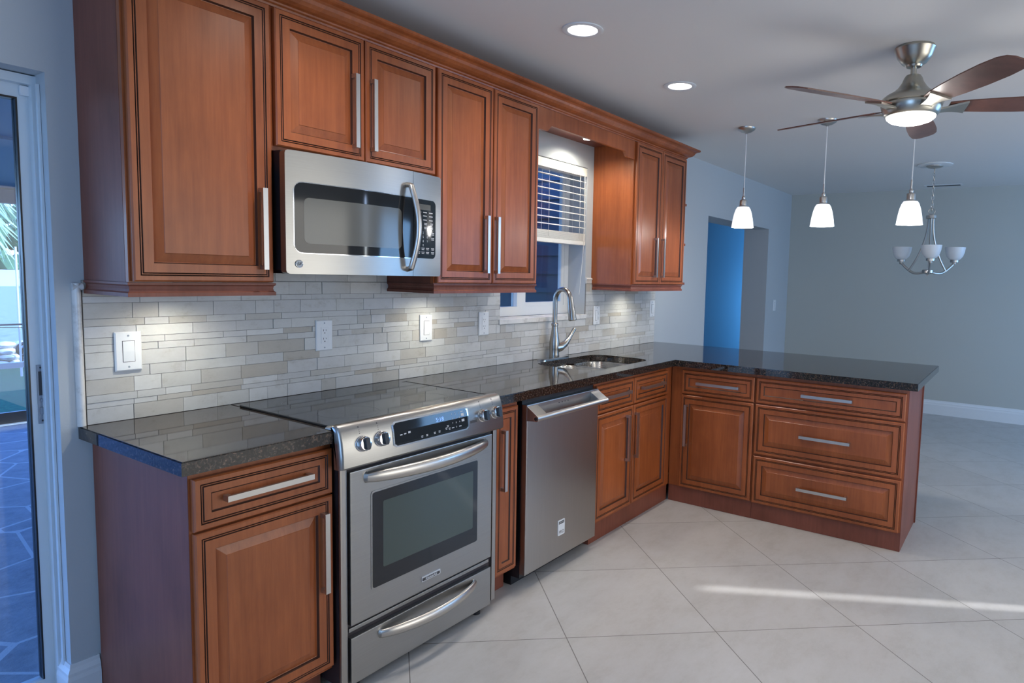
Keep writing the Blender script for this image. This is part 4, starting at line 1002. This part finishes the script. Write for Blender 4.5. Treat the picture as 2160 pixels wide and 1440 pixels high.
# palm with hanging fronds
pl = thing('palm_tree', (1.75, 9.9, 0.3), 'palm tree with long hanging fronds beyond the patio', 'palm tree')
part('trunk', MB().tube([(1.75, 9.9, 0.30), (1.74, 9.9, 1.5), (1.72, 9.9, 2.8), (1.75, 9.9, 3.6)], [0.17, 0.14, 0.13, 0.15], 14), TRUNKM, pl)
rp = random.Random(4)
for k in range(13):
    th = R_(-100 + 200*k/12 + rp.uniform(-8, 8)) if k < 10 else R_(90*k); er = Vector((math.cos(th), math.sin(th), 0)); et = Vector((-math.sin(th), math.cos(th), 0))
    reach = rp.uniform(0.45, 0.95); drop = rp.uniform(1.1, 1.7); p0 = Vector((1.75, 9.9, 3.55)); m = MB(); sp = []
    for i in range(15):
        t = i/14; sp.append(p0 + er*reach*math.sin(min(1, t*1.2)*math.pi/2) + Vector((0, 0, 0.35*math.sin(math.pi*min(1, t*1.6)) - drop*t**1.7)))
    m.tube(sp, [0.02*(1-0.8*i/14) for i in range(15)], 6)
    for i in range(3, 15):
        for s_ in (-1, 1):
            for q_ in range(2):
                b0 = sp[i] + (sp[i]-sp[i-1])*0.5*q_; ln = rp.uniform(0.35, 0.6); d = (et*s_*0.55 + er*0.25 + Vector((0, 0, -0.85)) + Vector((rp.uniform(-.2, .2), rp.uniform(-.2, .2), 0))).normalized(); wv = d.cross(er).normalized()*0.014 if abs(d.dot(er)) < 0.98 else et*0.014
                m.add([b0-wv*0.6, b0+wv*0.6, b0+d*ln*0.6+wv, b0+d*ln, b0+d*ln*0.6-wv, b0+d*ln*0.5+er*0.006], [(0, 1, 2, 5), (0, 5, 4), (5, 2, 3), (4, 5, 3)])
    part('frond', m, PALMM, pl)
# hedge along the far side of the road
hg = MB(); rh = random.Random(8)
for i in range(420):
    x, y, z = rh.uniform(4, 26), rh.uniform(34, 35.6), 1.0+3.4*rh.random()**1.4; s_ = rh.uniform(0.3, 0.6)
    bm = bmesh.new(); bmesh.ops.create_icosphere(bm, subdivisions=1, radius=s_); bm.verts.index_update()
    hg.add([(x+q.co.x*rh.uniform(.7, 1.2), y+q.co.y, z+q.co.z*rh.uniform(.6, 1.1)) for q in bm.verts], [tuple(q.index for q in f.verts) for f in bm.faces]); bm.free()
single('hedge', hg, HEDGEM, (15, 34.6, 1.0), 'tall dark hedge on the far side of the road', 'hedge')
single('sign_pole', MB().tube([(2.135, 8.0, 0.36-0.4), (2.135, 8.0, 1.6)], 0.012, 8), ROADM, (2.135, 8.0, -0.04), 'thin pale pole standing on the lawn beyond the patio', 'pole')
# outside wall of the hall wing, seen through the sink window
sd = MB()
for i in range(15):
    z0 = -0.1+0.17*i
    sd.add([(4.10, 0.25, z0), (4.10, 2.7, z0), (4.10, 0.25, z0+0.17), (4.10, 2.7, z0+0.17), (4.075, 0.25, z0), (4.075, 2.7, z0), (4.095, 0.25, z0+0.17), (4.095, 2.7, z0+0.17)], [(4, 5, 7, 6), (0, 4, 6, 2), (1, 3, 7, 5), (0, 1, 5, 4), (2, 6, 7, 3), (0, 2, 3, 1)])
struct('wall_exterior', sd, SIDINGM)
